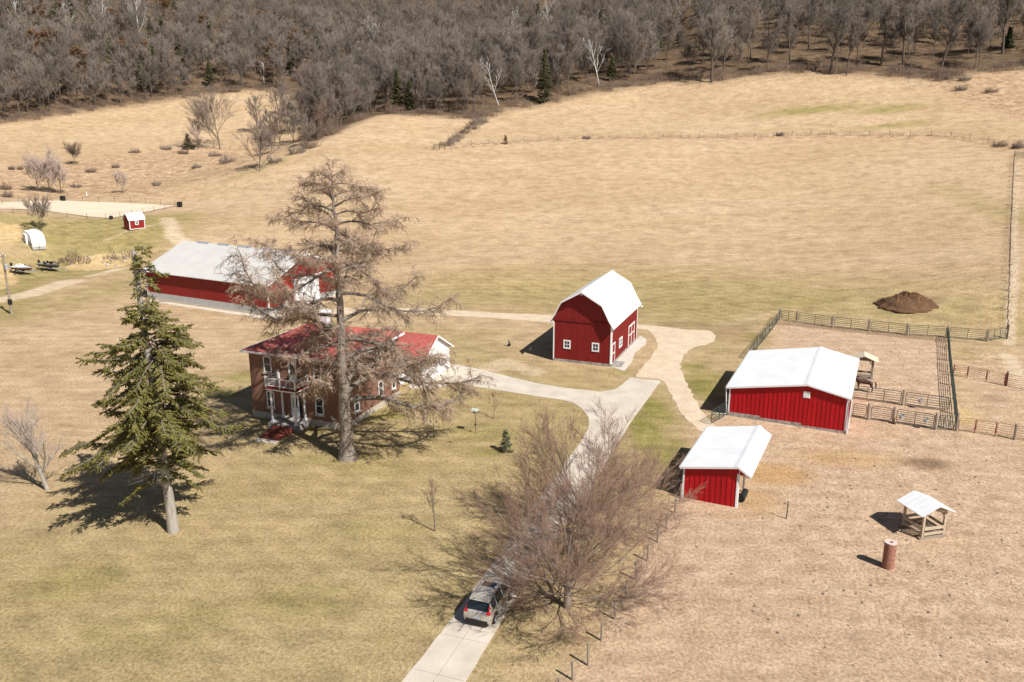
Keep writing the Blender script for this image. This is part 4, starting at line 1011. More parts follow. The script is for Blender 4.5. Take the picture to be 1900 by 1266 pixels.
            ar.build('wheel_arch', 'black', t)
make_car()

# ------------------------------------------------------------------ horse, dogs (skinned bodies)
def skin_body(name, chains, m, parent, sub=2):
    """chains: list of lists of (x,y,z,r); each chain starts at an existing joint given by index tuple (chain, i) or None"""
    V = []; E_ = []; Rd = []; ids = []
    for start, pts in chains:
        row = []
        prev = None
        if start is not None: prev = ids[start[0]][start[1]]
        for (a, b_, c_, r_) in pts:
            V.append((a, b_, c_)); Rd.append(r_); k = len(V)-1; row.append(k)
            if prev is not None: E_.append((prev, k))
            prev = k
        ids.append(row)
    me = bpy.data.meshes.new(name); me.from_pydata(V, E_, []); me.materials.append(M[m])
    o = link(name, me, parent); sk = o.modifiers.new('skin', 'SKIN'); sk.use_smooth_shade = True
    for i, r_ in enumerate(Rd): me.skin_vertices[0].data[i].radius = (r_, r_)
    me.skin_vertices[0].data[0].use_root = True
    ss = o.modifiers.new('sub', 'SUBSURF'); ss.levels = ss.render_levels = sub
    return o
hq = G(1603, 727)
t = empty('horse', hq, R(155), 'dark bay horse with a pale spotted rump behind the large red shed', 'horse')
body = [(None, [(-.75, 0, 1.18, .30), (-.40, 0, 1.20, .31), (0, 0, 1.16, .30), (.40, 0, 1.18, .30), (.68, 0, 1.26, .26)]),
        ((0, 4), [(.95, 0, 1.48, .17), (1.18, 0, 1.68, .13), (1.34, 0, 1.74, .12), (1.52, 0, 1.58, .095), (1.70, 0, 1.40, .07)])]
for s_ in (1, -1):
    body.append(((0, 4), [(.62, s_*.19, .95, .13), (.64, s_*.19, .62, .075), (.62, s_*.19, .52, .07), (.63, s_*.19, .16, .05), (.68, s_*.19, .04, .065)]))
    body.append(((0, 0), [(-.72, s_*.2, .95, .17), (-.62, s_*.2, .78, .12), (-.86, s_*.2, .55, .075), (-.82, s_*.2, .2, .052), (-.76, s_*.2, .04, .065)]))
    body.append(((1, 2), [(1.32, s_*.07, 1.88, .03)]))
skin_body('body', body, 'horse', t)
skin_body('tail', [(None, [(-1.0, 0, 1.28, .06), (-1.14, 0, 1.1, .085), (-1.16, 0, .75, .08), (-1.12, 0, .45, .03)])], 'dog_black', t)
skin_body('mane', [(None, [(.66, 0, 1.53, .05), (.90, 0, 1.64, .06), (1.12, 0, 1.80, .055), (1.30, 0, 1.87, .04)])], 'dog_black', t)
skin_body('pale_blanket', [(None, [(-.80, 0, 1.31, .20), (-.45, 0, 1.37, .17), (-.05, 0, 1.355, .12)])], 'horse_pale', t)
def dog(loc, rz, m, label, cat, s=1., chest=None):
    t = empty('dog' if cat == 'dog' else 'animal', loc, rz, label, cat); t.scale = (s, s, s)
    ch = [(None, [(-.22, 0, .17, .15), (-.08, 0, .32, .15), (.08, 0, .46, .13)]),
          ((0, 2), [(.14, 0, .62, .085), (.18, 0, .72, .10), (.30, 0, .68, .05), (.36, 0, .66, .035)]),
          ((0, 0), [(-.38, 0, .08, .04), (-.55, .1, .04, .03)])]
    for sd in (1, -1):
        ch.append(((0, 2), [(.12, sd*.08, .30, .05), (.14, sd*.08, .06, .04), (.20, sd*.08, .03, .045)]))
        ch.append(((0, 0), [(-.08, sd*.15, .14, .075), (.06, sd*.15, .04, .045)]))
        ch.append(((1, 1), [(.14, sd*.09, .78, .03), (.12, sd*.11, .86, .015)]))
    skin_body('body', ch, m, t)
    if chest: skin_body('chest_patch', [(None, [(.15, 0, .36, .06), (.19, 0, .50, .07)])], chest, t); skin_body('blaze', [(None, [(.24, 0, .74, .05), (.34, 0, .69, .032)])], chest, t)
    return t
dog(G(944.5, 642.5), R(-105), 'dog_black', 'black dog with a white chest sitting on the grass left of the barn', 'dog', 1.0, 'white_fur')
dog(G(984.5, 652), R(-60), 'white_fur', 'small pale animal sitting in the shadow beside the barn', 'animal', .68)

# ------------------------------------------------------------------ pen gates and posts
def tube_panel(L, h=1.35, rails=6, m='green_tube', r=.028, mids=1, lift=.25):
    g = MB(); c = .16
    z0, z1 = lift, lift+h-.1
    P = [(c, 0, z0), (L-c, 0, z0), (L-.03, 0, z0+c), (L-.03, 0, z1-c), (L-c, 0, z1), (c, 0, z1), (.03, 0, z1-c), (.03, 0, z0+c)]
    for i in range(8): g.tube(P[i], P[(i+1) % 8], r, k=6)
    b = MB()
    for i in range(1, rails-1): zz = z0+(z1-z0)*i/(rails-1); b.tube((.03, 0, zz), (L-.03, 0, zz), r*.8, k=5)
    for i in range(1, mids+1): b.tube((L*i/(mids+1), 0, z0), (L*i/(mids+1), 0, z1), r, k=5)
    return g, b
def gate(p, q, label, group, m='green_tube', gap=.2, h=1.4, rails=6, mids=1, name='livestock_gate', r=.036, cat='gate'):
    p, q = np.array(p, float), np.array(q, float); d = q-p; L = math.hypot(d[0], d[1])-2*gap; e = d/np.linalg.norm(d[:2])
    a = p+e*gap
    t = empty(name, (a[0], a[1], tz(a[0], a[1])), math.atan2(d[1], d[0]), label, cat, group)
    t.rotation_euler = (0, -math.atan2(tz(q[0], q[1])-tz(p[0], p[1]), L), math.atan2(d[1], d[0]))
    g, b = tube_panel(L, h, rails, m, r, mids); g.build('frame', m, t); b.build('bar', m, t)
    return t
def post(p, h=1.75, r=.13, m='wood_post', label='', group=None, name='wooden_post', lean=0.):
    o = MB().lathe([(r, -.4), (r, h*.5), (r*.96, h), (r*.7, h+.03)], (0, 0, 0), 8).build(name, m, None, (p[0], p[1], tz(p[0], p[1])))
    if lean: o.rotation_euler = (lean, lean*.5, 0)
    return tag(o, label, 'post', group)
tl, t1, t2, t3, t4, tr_ = [G(*q)[:2] for q in ((1446, 594), (1478.5, 599), (1544, 608), (1612, 615), (1683, 623), (1757, 627.5))]
r5, r6 = G(1831, 634)[:2], G(1868, 629)[:2]
back = [tl, t1, t2, t3, t4, tr_]
words = ['first', 'second', 'third', 'fourth', 'fifth']
for i in range(5): gate(back[i], back[i+1], 'green gate along the back of the pen, %s from its far left corner' % words[i], 'green gates of the horse pen', gap=.16)
for q in back: post(q, label='weathered wooden post between green gates at the back of the horse pen', group='back posts of the pen')
gate(tr_, r5, 'green gate just right of the far right corner of the pen', 'green gates of the horse pen', 'green_tube')
gate(r5, r6, 'short dark tube gate against the right field fence', 'green gates of the horse pen', 'green_tube', mids=2)
post(r5, label='wooden post between the two gates right of the pen corner', group='right posts of the pen'); post(r6, 2.0, .12, 'dark_post', 'tall dark corner post where the gates meet the field fence')
# right side, running toward the viewer
rcn = G(1774, 800)[:2]; side_pts = [tr_+(rcn-tr_)*i/7 for i in range(8)]
for i in range(7): gate(side_pts[i], side_pts[i+1], 'green panel on the right side of the pen, %s from the far corner' % (words+['sixth', 'seventh'])[i], 'green gates of the horse pen', gap=.08)
for q in side_pts[1:-1]: post(q, 1.6, .06, 'green_tube', 'slim green post between panels on the right side of the pen', 'side posts of the pen')
post(rcn, 1.9, .14, label='stout wooden post at the near right corner of the horse pen')
# left side
lfp = G(1406, 647)[:2]; lf2 = tl+(lfp-tl)*1.35
lp = [tl+(lf2-tl)*i/4 for i in range(5)]
for i in range(4): gate(lp[i], lp[i+1], 'green panel on the left side of the pen, %s from the far corner' % words[i], 'green gates of the horse pen', gap=.06)
for q in lp[1:]: post(q, 1.6, .07, 'wood_post', 'thin pale post between panels on the left side of the pen', 'left posts of the pen')
# near rows
b0, b1, b2, b3 = [G(*q)[:2] for q in ((1577, 774), (1610, 779), (1657, 785.5), (1735, 797.5))]
near = [b0, b1, b2, b3, rcn]
for i in range(4): gate(near[i], near[i+1], 'green gate in the front row of the pen, %s from the red shed' % words[i], 'green gates of the horse pen', mids=(0, 0, 1, 2)[i], rails=7)
for q in near[:-1]: post(q, 1.75, .15, label='weathered wooden post in the front row of the pen', group='front posts of the pen')
m0, m1, m2 = [G(*q)[:2] for q in ((1573, 739), (1674, 752.5), (1764, 765))]
gate(m0, m1, 'green tube gate in the inner row of the pen, next to the horse', 'green gates of the horse pen', mids=2)
gate(m1, m2, 'green gate in the inner row of the pen carrying one grey tub', 'green gates of the horse pen')
post(m1, label='weathered wooden post between the two inner gates of the pen')
def tub(p, q, u, label):
    c = p+(q-p)*u; o = MB().lathe([(.22, 0), (.26, .36), (.27, .38), (.23, .37), (.2, .1)], (0, 0, .75), 12).build('feed_tub', 'galv', None, (c[0]-.15, c[1]-.33, tz(*c))); tag(o, label, 'tub', 'feed tubs on the gates')
tub(m1, m2, .36, 'grey feed tub hung on the inner gate of the pen'); tub(b2, b3, .18, 'grey feed tub hung on the left half of the third front gate'); tub(b2, b3, .76, 'grey feed tub hung on the right half of the third front gate')
g0, g1 = G(1349, 772)[:2], G(1318, 790)[:2]
gate(g0, g1, 'green tube gate standing between the two red sheds by the gravel track', 'green gates of the horse pen', gap=.1)
# red tube panels to the right
ra = [G(*q)[:2] for q in ((1768, 698), (1794, 701), (1829, 709), (1863, 716), (1905, 724), (1960, 733))]
for i in range(5): gate(ra[i], ra[i+1], 'rusty red panel in the back row, %s from the green pen side' % words[i], 'rusty red tube panels', 'red_tube', gap=.03, mids=0, h=1.3, name='cattle_gate', r=.022)
for q in ra: post(q, 1.45, .05, 'red_tube', 'thin rusty post in the back row of red panels', 'rusty back posts')
rb_ = [G(*q)[:2] for q in ((1776, 801), (1808, 804), (1846, 810), (1882, 816), (1930, 823))]
for i in range(4): gate(rb_[i], rb_[i+1], 'rusty red panel in the front row, %s from the pen corner post' % words[i], 'rusty red tube panels', 'red_tube', gap=.03, mids=0, h=1.3, name='cattle_gate', r=.022)
for q in rb_[1:3]: post(q, 1.45, .05, 'red_tube', 'thin rusty post in the front row of red panels', 'rusty front posts')
post(rb_[3], 1.6, .13, label='wooden post in the front row of red panels near the right edge'); post(ra[3]+np.array([.2, 0]), 1.7, .13, 'dark_post', 'dark wooden post in the back row of red panels')
q = G(1459, 963); post(q, 1.45, .05, 'dark_post', 'single thin post standing alone in the dirt paddock', lean=.03)

# ------------------------------------------------------------------ wire fences
def fence(name, pts, label, hp=1.3, r=.06, m='wood_post', wires=(.4, .8, 1.2), wr=.008, rr=None, wm='wire', jitter=0.):
    rg = random.Random(len(pts)*7); o = pts[0]; t = empty(name, (o[0], o[1], tz(o[0], o[1])), 0, label, 'fence'); z0 = tz(o[0], o[1])
    tops = []
    for p in pts:
        h = hp*rg.uniform(1-jitter, 1+jitter); z = tz(p[0], p[1])-z0; a = (p[0]-o[0], p[1]-o[1])
        ln = rg.uniform(-.05, .05) if jitter else 0
        MB().tube((a[0], a[1], z-.3), (a[0]+ln, a[1], z+h), r, r*.9, 6).build('post', m, t); tops.append((a[0], a[1], z))
    w_ = MB()
    for a, b_ in zip(tops, tops[1:]):
        for zz in wires: w_.tube((a[0], a[1], a[2]+zz), (b_[0], b_[1], b_[2]+zz), wr, k=4, cap=False)
    w_.build('wire', wm, t)
    return t
def resample(pp, step):
    pp = [np.array(G(*q)[:2]) for q in pp]; out = [pp[0]]; acc = 0
    for a, b_ in zip(pp, pp[1:]):
        L = np.linalg.norm(b_-a); s = step-acc
        while s <= L: out.append(a+(b_-a)*s/L); s += step
        acc = L-(s-step)
    return out
fence('wire_fence', [G(*q)[:2] for q in ((1035, 1300), (1063, 1262), (1091, 1235), (1116, 1189), (1140, 1149), (1161, 1112), (1180, 1076), (1201, 1041), (1220, 1006), (1236, 980), (1252, 952), (1263, 925))], 'wire fence on grey wooden posts between the driveway lawn and the dirt paddock', 1.35, .09, 'wood_post', (.5, .9, 1.2), .006, jitter=.08)
fence('wire_fence', resample([(810, 274), (870, 270), (930, 266), (1080, 257), (1300, 256), (1530, 250), (1750, 252), (1830, 262), (1876, 275)], 5.5), 'long wire fence running across the tan hillside below the upper field', 1.5, .10, 'wood_post', (.4, .8, 1.15), .012, jitter=.15)
fence('wire_fence', resample([(1868, 628), (1872, 500), (1876, 400), (1879, 330), (1882, 285)], 3.4), 'wire fence of dark posts climbing the right edge of the big field', 1.4, .07, 'dark_post', (.75, 1.15), .005, jitter=.12)
fence('wire_fence', resample([(1180, 160), (1330, 156), (1420, 145), (1600, 148), (1720, 158), (1800, 178), (1900, 190)], 8), 'sparse wire fence along the foot of the right-hand woods', 1.2, .06, 'wood_post', (.6, 1.1), .01, jitter=.2)
fence('arena_fence', resample([(-60, 396), (60, 400), (207, 407), (332, 383)], 4.0), 'pipe fence along the front of the sand riding arena', 1.35, .05, 'dark_post', (.5, .9, 1.3), .018)
fence('arena_fence', resample([(-60, 387), (118, 372), (250, 376), (332, 381)], 4.0), 'pipe fence along the far side of the sand riding arena', 1.35, .05, 'dark_post', (.5, .9, 1.3), .018)
q = G(806, 277); t = empty('brace_post', q, R(-8), 'timber brace of posts and a top rail at the left end of the hillside fence', 'fence brace')
for i in range(3): MB().tube((i*1.6, 0, -.3), (i*1.6, 0, 1.6), .1, k=8).build('post', 'dark_post', t)
MB().tube((0, 0, 1.3), (3.2, 0, 1.3), .07, k=6).build('rail', 'dark_post', t)
q0, q1 = G(1882, 293)[:2], G(1912, 295)[:2]
gate(q0, q1, 'silver tube gate at the top corner of the right field fence', None, 'galv', gap=.05, mids=1, r=.06)

# ------------------------------------------------------------------ utility pole
q = G(22, 583); H_ = top_h(9, 472, q)
t = empty('utility_pole', q, R(-25), 'grey wooden utility pole with a transformer at the left edge', 'utility pole')
MB().tube((0, 0, -.4), (0, 0, H_), .19, .13, 10).build('shaft', 'wood_post', t)
tf = MB(); tf.lathe([(.26, 0), (.28, .05), (.28, .8), (.2, .88), (.05, .9)], (.48, 0, H_-2.3), 12); tf.tube((.1, 0, H_-1.9), (.3, 0, H_-1.9), .04); tf.build('transformer', 'galv', t)
MB().box(-.22, .22, -.22, .22, 1.5, 2.3).build('meter_band', 'black', t)
ca = MB(); ca.tube((-.6, 0, H_-.35), (.75, 0, H_-.35), .05, k=6); ca.build('crossarm', 'wood_post', t)
for xx in (-.5, .65, 0): MB().lathe([(.04, 0), (.07, .06), (.04, .2)], (xx, 0, H_-.3 if xx else H_), 8).build('insulator', 'white_paint', t)

# ------------------------------------------------------------------ camper
q = G(61.6, 467); hb = math.atan2(8.2, -6.5)      # direction of its length, front to rear
t = empty('camper_trailer', (q[0], q[1], q[2]), hb-PI/2, 'white fifth-wheel camper trailer with a grey side graphic parked on the grass', 'camper')
Wc, Lc = 2.5, 7.6
pr = [(.2, .75), (.0, 1.5), (.9, 2.9), (1.9, 3.3), (3.2, 3.42), (Lc, 3.4), (Lc, .6), (2.2, .55)]
bd = MB(); bd.prism([(0, a, z) for a, z in pr], (Wc, 0, 0)); bo = bd.build('body', 'white_metal', t)
uf = MB(); uf.box(.05, Wc-.05, .3, 1.5, .3, .72); uf.box(.1, Wc-.1, 1.5, Lc-.1, .42, .54); uf.build('underframe', 'grey_metal', t)
Ls = Face((0, 0, 0), (0, 1, 0), (-1, 0, 0))
so_ = MB(); Ls.rect(so_, 3.6, 6.6, .9, 3.0, .0, .45); so_.build('slide_out', 'white_metal', t)
gp_ = MB(); Ls.poly(gp_, [(.4, 1.0), (3.4, 1.25), (3.5, 1.7), (1.6, 1.6), (.3, 1.4)], .004, .02); Ls.rect(gp_, 6.7, 7.5, 1.0, 1.8, .004, .02); Ls.poly(gp_, [(3.7, 1.0), (6.5, 1.1), (6.5, 1.5), (4.6, 1.5)], .454, .47); gp_.build('side_graphic', 'swoosh', t)
for u0, u1, z0_, z1_, o_ in ((1.6, 2.5, 2.0, 2.7, .006), (4.0, 4.8, 1.9, 2.6, .456), (5.4, 6.2, 1.9, 2.6, .456)):
    w_ = MB(); Ls.rect(w_, u0, u1, z0_, z1_, o_, o_+.03); w_.build('window', 'glass', t)
ac_ = MB(); ac_.box(.8, 1.7, 5.4, 6.5, 3.38, 3.68); ac_.box(.9, 1.3, 3.4, 3.8, 3.4, 3.52); ac_.build('air_conditioner', 'white_paint', t)
hi = MB(); hi.tube((Wc/2, .15, 1.0), (Wc/2, -.25, 1.0), .08); hi.build('hitch', 'galv', t)
for yy in (4.4, 5.3):
    for xx in (.1, Wc-.1): MB().lathe([(.2, -.1), (.36, -.09), (.36, .09), (.2, .1)], (xx, yy, .36), 14, 'x').build('wheel', 'tyre', t)
lg = MB(); lg.tube((.4, .6, .32), (.4, .6, -.05), .06); lg.tube((Wc-.4, .6, .32), (Wc-.4, .6, -.05), .06); lg.build('landing_leg', 'galv', t)

# ------------------------------------------------------------------ boats on trailers
def boat(name, px, py, rz, L, hull, deck, label, cover):
    q = G(px, py); t = empty(name, q, rz, label, 'boat')
    S_ = [(0, .95, .62), (.25, 1.0, .6), (.55, .98, .58), (.8, .72, .62), (.93, .38, .72), (1., .04, .85)]
    h = MB(); k = 7; V_ = []
    for (u, w_, kz) in S_:
        x_ = u*L
        for i in range(k):
            a = -1+2*i/(k-1); V_.append((x_, a*w_, kz+(1.25+.12*u-kz)*abs(a)**1.8))
    h.add(V_, [(i*k+j, (i+1)*k+j, (i+1)*k+j+1, i*k+j+1) for i in range(len(S_)-1) for j in range(k-1)]+[tuple(range(k))]); h.build('hull', hull, t, smooth=True)
    d = MB(); T_ = [(u*L, w_*.96, 1.2+.12*u) for u, w_, _ in S_]
    d.prism([(a, -b_, 1.15) for a, b_, c_ in T_]+[(a, b_, 1.15) for a, b_, c_ in T_[::-1]], (0, 0, .07)); d.build('deck', deck, t)
    se = MB()
    for a, b_ in ((.35, -.4), (.35, .4), (.6, 0)): se.box(a*L-.2, a*L+.2, b_-.2, b_+.2, 1.22, 1.42); se.box(a*L-.22, a*L-.15, b_-.2, b_+.2, 1.42, 1.7)
    se.build('seat', cover, t)
    wsd = MB(); wsd.prism([(.52*L, .2, 1.25), (.52*L, .8, 1.25), (.48*L, .75, 1.6), (.48*L, .25, 1.6)], (.05, 0, 0)); wsd.build('windscreen', 'glass', t)
    mo = MB(); mo.lathe([(.12, 1.25), (.22, 1.35), (.22, 1.75), (.12, 1.85)], (-.25, 0, 0), 10); mo.box(-.32, -.18, -.06, .06, .55, 1.3); mo.build('outboard_motor', 'black', t)
    tr_ = MB()
    for b_ in (-.55, .55): tr_.tube((-.1, b_, .45), (L*.75, b_, .45), .05, k=6); tr_.tube((L*.75, b_, .45), (L*1.15, 0, .45), .05, k=6)
    tr_.tube((L*.3, -.95, .35), (L*.3, .95, .35), .05, k=6); tr_.tube((L*1.15, 0, .45), (L*1.32, 0, .42), .05, k=6); tr_.tube((L*1.05, 0, .45), (L*1.0, 0, 1.0), .04, k=6); tr_.tube((L*1.25, 0, .42), (L*1.25, 0, .0), .04, k=6); tr_.build('trailer_frame', 'galv', t)
    for b_ in (-1., 1.): MB().lathe([(.16, -.09), (.3, -.08), (.3, .08), (.16, .09)], (L*.3, b_, .3), 12, 'y').build('wheel', 'tyre', t)
boat('boat', 25, 506, R(-14), 4.3, 'hull_red', 'white_metal', 'maroon fishing boat with a white deck on a trailer, nearest the utility pole', 'white_paint')
boat('boat', 76, 500, R(-18), 4.6, 'hull_dark', 'old_concrete', 'dark bass boat on a trailer parked beside the brush pile', 'black')

# ------------------------------------------------------------------ heaps and small things
def heap(name, q, rx, ry, h, m, label, cat, seed=3, rz=0, n=30, rough=.16, peaks=None):
    rg = np.random.default_rng(seed); V_ = [(0, 0, h*max(k[2] for k in (peaks or [(0, 0, 1.)]) if abs(k[0])+abs(k[1]) < .3 or True))]; ph = rg.uniform(0, 6.28, 4); pk = peaks or [(0, 0, 1.)]; NA, NR = n*2, n//2
    V_ = []
    for i in range(NR+1):
        for j in range(NA):
            a = 2*PI*j/NA; e = 1+.10*math.sin(3*a+ph[0])+.06*math.sin(7*a+ph[1])+.03*math.sin(15*a+ph[2]); u = i/NR
            X, Y = math.cos(a)*u*e, math.sin(a)*u*e
            z = max(p_*max(0, 1-math.hypot(X-cx_, Y-cy_)*1.15)**.7 for cx_, cy_, p_ in pk)*min(1, (1-u)*4)
            z = z*(1+rg.normal(0, rough))+.03*(1-u) if i < NR else -.12
            V_.append((X*rx+rg.normal(0, .02), Y*ry+rg.normal(0, .02), z*h))
    me = npmesh(name, V_, [(i*NA+j, (i+1)*NA+j, (i+1)*NA+(j+1) % NA, i*NA+(j+1) % NA) for i in range(NR) for j in range(NA)], None, (m,))
    o = link(name, me, None, tuple(q), rz); return tag(o, label, cat)
heap('dirt_pile', G(1682, 569), 4.5, 2.9, 2.0, 'dirtpile', 'heap of dark brown earth in the field behind the horse pen', 'dirt pile', 3, R(-15), 60, .09, [(-.08, 0, 1.), (.2, .05, 1.), (-.42, .05, .62), (.5, 0, .5)])
def bmtwigs(name, q, rx, ry, h, n, m, label, cat, seed, r=.03, flat=False):
    rg = random.Random(seed); S_ = []
    for i in range(n):
        a = rg.random()*2*PI; u = math.sqrt(rg.random()); p = np.array([math.cos(a)*u*rx*.9, math.sin(a)*u*ry*.9, rg.uniform(0, h*.35) if flat else 0.])
        d = nrm(np.array([math.cos(a)*u*.9+rg.gauss(0, .35), math.sin(a)*u*.9+rg.gauss(0, .35), .25 if flat else 1.1])); l = h*1.2*rg.uniform(.3, 1.15)*(1-.4*u)*(.75+.35*math.sin(a*2+seed)+.2*math.sin(a*5+seed))
        S_.append((*p, *(p+d*l), r))
        for k in range(5): g = p+d*l*rg.uniform(.3, .9); e = side_dir(d, rg.uniform(.4, .9), rg, .1); S_.append((*g, *(g+e*l*rg.uniform(.25, .5)), r*.7))
    V_, T_ = spike_mesh(S_); o = link(name, npmesh(name, V_, None, T_, (m,)), None, tuple(q)); return tag(o, label, cat)
bmtwigs('brush_pile', G(140, 487), 4.5, 2.0, 2.2, 120, 'shrub', 'reddish brush pile of bare stems beside the dark boat', 'brush pile', 4, .05)
bmtwigs('brush_pile', G(235, 480), 5.0, 2.2, 1.6, 120, 'field_twig', 'tangle of pale brush and stones left of the long machine shed', 'brush pile', 6, .05)
rk_ = random.Random(3)
for k in range(9):
    q = G(rk_.uniform(130, 250), rk_.uniform(478, 494)); b = MB(); b.lathe([(.1, -.1), (.35, .05), (.3, .25), (.1, .36)], (0, 0, 0), 7); o = b.build('rock', 'rock', None, tuple(q), rk_.random()*6); o.scale = (rk_.uniform(.7, 1.4), rk_.uniform(.5, 1.1), rk_.uniform(.6, 1.)); tag(o, 'pale rock lying in the brush left of the machine shed', 'rock', 'rocks in the brush')
def bin_(px, py, label):
    q = G(px, py); t = empty('stock_tank', q, R(-20), label, 'container'); MB().box(-.5, .5, -.4, .4, 0, 1.25).build('body', 'black', t); MB().box(-.75, -.505, -.35, .35, .0, 1.1).build('end_panel', 'galv', t); MB().box(-.53, .53, -.43, .43, 1.25, 1.31).build('lid', 'black', t)
bin_(117, 373.5, 'dark box at the far corner of the riding arena'); bin_(334, 384.5, 'dark box at the right corner of the riding arena')
q = G(206.5, 407.5); o = MB().lathe([(.25, -.16), (.44, -.15), (.47, 0), (.44, .15), (.25, .16)], (0, 0, .44), 16, 'y').build('tractor_tyre', 'tyre', None, tuple(q), R(30)); tag(o, 'black tractor tyre leaning by the arena fence near the small red shed', 'tyre')
# bird feeders
q = G(882.6, 804.5); t = empty('bird_feeder', q, R(-20), 'bird feeder house with a pale green roof on a tall thin pole in the lawn', 'bird feeder')
MB().tube((0, 0, -.3), (0, 0, 2.15), .025, k=6).build('pole', 'black', t); MB().lathe([(.02, .9), (.14, .88), (.02, 1.1)], (0, 0, 0), 10).build('baffle', 'black', t)
MB().box(-.2, .2, -.15, .15, 2.15, 2.42).build('box', 'dark_post', t)
rf = MB(); rf.prism([(-.33, -.28, 2.38), (-.33, 0, 2.58), (-.33, .28, 2.38)], (.66, 0, 0)); M['pale_green'] = mat('pale_green_roof', (.42, .50, .44), .6, .1, 3); rf.build('roof', 'pale_green', t)
q = G(805, 811.5); t = empty('bird_feeder', q, 0, 'slim green hook pole with small hanging feeders on the lawn', 'bird feeder')
MB().tube((0, 0, -.3), (0, 0, 1.9), .02, k=6).build('pole', 'green_tube', t)
for sd in (-1, 1):
    MB().path([(0, 0, 1.8), (sd*.12, 0, 2.05), (sd*.25, 0, 2.0), (sd*.27, 0, 1.85)], .014, 5).build('hook', 'black', t); MB().lathe([(.05, 0), (.08, .04), (.07, .3), (.02, .36)], (sd*.27, 0, 1.47), 8).build('seed_tube', 'galv', t)
o = MB().tube((0, 0, -.2), (0, 0, 1.0), .12, k=8).build('white_marker', 'white_paint', None, tuple(G(161, 363.5))); tag(o, 'small white marker post behind the riding arena', 'marker')

# ------------------------------------------------------------------ yard trees
# great bare larch in front of the house
def larch():
    q = G(645, 851); Ht = 26.4
    t = Tree(11); rg = t.rg
    tr = []; p = np.array([0, 0, -.3]); r = 1.0
    zs = [0, .5, 1.3, 3, 5, 7.2, 9, 12, 15, 18, 21, 24, Ht]; rs = [1.0, .80, .64, .56, .53, .50, .43, .36, .29, .22, .15, .08, .03]
    for i in range(len(zs)-1):
        q2 = np.array([rg.gauss(0, .05) if i else 0, rg.gauss(0, .05) if i else 0, zs[i+1]]); t.trunk.append((*p, *q2, rs[i], rs[i+1])); tr.append((p, np.array([0, 0, 1.]), rs[i])); p = q2
    def prof(z):
        return np.interp(z, [5.5, 8, 10, 12.6, 14.6, 17.8, 20, 24.3, 26.4], [10, 11.5, 11.8, 10.6, 9.2, 6.9, 5.6, 3.6, .6])
    zz = [5.6, 6.3, 6.6, 7.2, 7.9, 8.4]
    z = 8.8
    while z < 26: zz.append(z); z += rg.uniform(.25, .62)*(1.1 if z < 20 else .75)
    for i, z in enumerate(zz):
        az = i*2.399+rg.uniform(-.4, .4)
        if i == 0: az = R(-4)
        if i == 1: az = R(28)
        if i == 2: az = R(75)
        L = prof(z)*rg.uniform(.72, 1.15)*(1.16 if z > 11 else 1.)
        if i < 3: L = (12.5, 13., 10.)[i]
        elif z < 10 and math.cos(az-R(200)) > -.35: L *= .3+.1*max(0, z-8)
        elif z < 12.5 and math.cos(az-R(235)) > .3: L *= .5
        x_ = np.interp(z, zs, rs)
        p = np.array([0, 0, z]); el = np.interp(z, [5, 10, 20, 26], [.42, .3, .32, 1.1])+rg.uniform(-.1, .18); d = nrm(np.array([math.cos(az), math.sin(az), el]))
        r = min(.24, .03+.016*L)*(1.3 if i < 3 else 1.); n = 8; pts = [(p, d, r)]
        for k in range(n):
            dz = -.16 if k < 4 else .16
            d = nrm(d+np.array([0, 0, dz])+.21*rv(rg)*np.array([1, 1, .8])); p2 = p+d*L/n; r2 = r*.80
            t.limb.append((*p, *p2, r, r2)); p, r = p2, r2; pts.append((p, d, r))
        m = max(5, int(L*3.5))
        for k in range(m):
            v = .2+.8*(k+rg.random())/m
            g, e, rr = at(pts, min(v, .999)); l = (.7+L*.17)*(1.2-.55*v)*rg.uniform(.6, 1.3)
            side = nrm(np.cross(e, (0, 0, 1)))*(1 if k % 2 else -1)
            d2 = nrm(e*.75+side*rg.uniform(.3, 1.1)+np.array([0, 0, rg.uniform(-.2, .5)])); c = [(g, d2, rr*.45)]; gp = g; r3 = max(.014, min(.05, rr*.45))
            for s_ in range(3):
                d2 = nrm(d2+.3*rv(rg)+np.array([0, 0, -.10])); g2 = gp+d2*l/3; t.limb.append((*gp, *g2, r3, r3*.7)); gp, r3 = g2, r3*.7; c.append((gp, d2, r3))
            for w_ in range(int(5+l*8)):
                h_, e2, _ = at(c, rg.random()*.999); e3 = nrm(e2*.6+.65*rv(rg)+np.array([0, 0, -.45])); l3 = rg.uniform(.3, .85)
                h2 = h_+e3*l3*.6; e4 = nrm(e3+.6*rv(rg)+np.array([0, 0, -.3])); t.twig.append((*h_, *(h_+e3*l3), .021)); t.twig.append((*h2, *(h2+e4*l3*.6), .018)); t.twig.append((*(h_+e3*l3*.35), *(h_+e3*l3*.35+side_dir(e3, .9, rg)*l3*.5), .018))
    root = empty('larch_tree', q, R(0), 'huge bare brown larch with a thick trunk before the brick house', 'tree')
    root.scale = (1, 1, .97)
    tree_parts(t, root, 'bark', 'larch_limb', 'larch_twig', 16, 6)
larch()

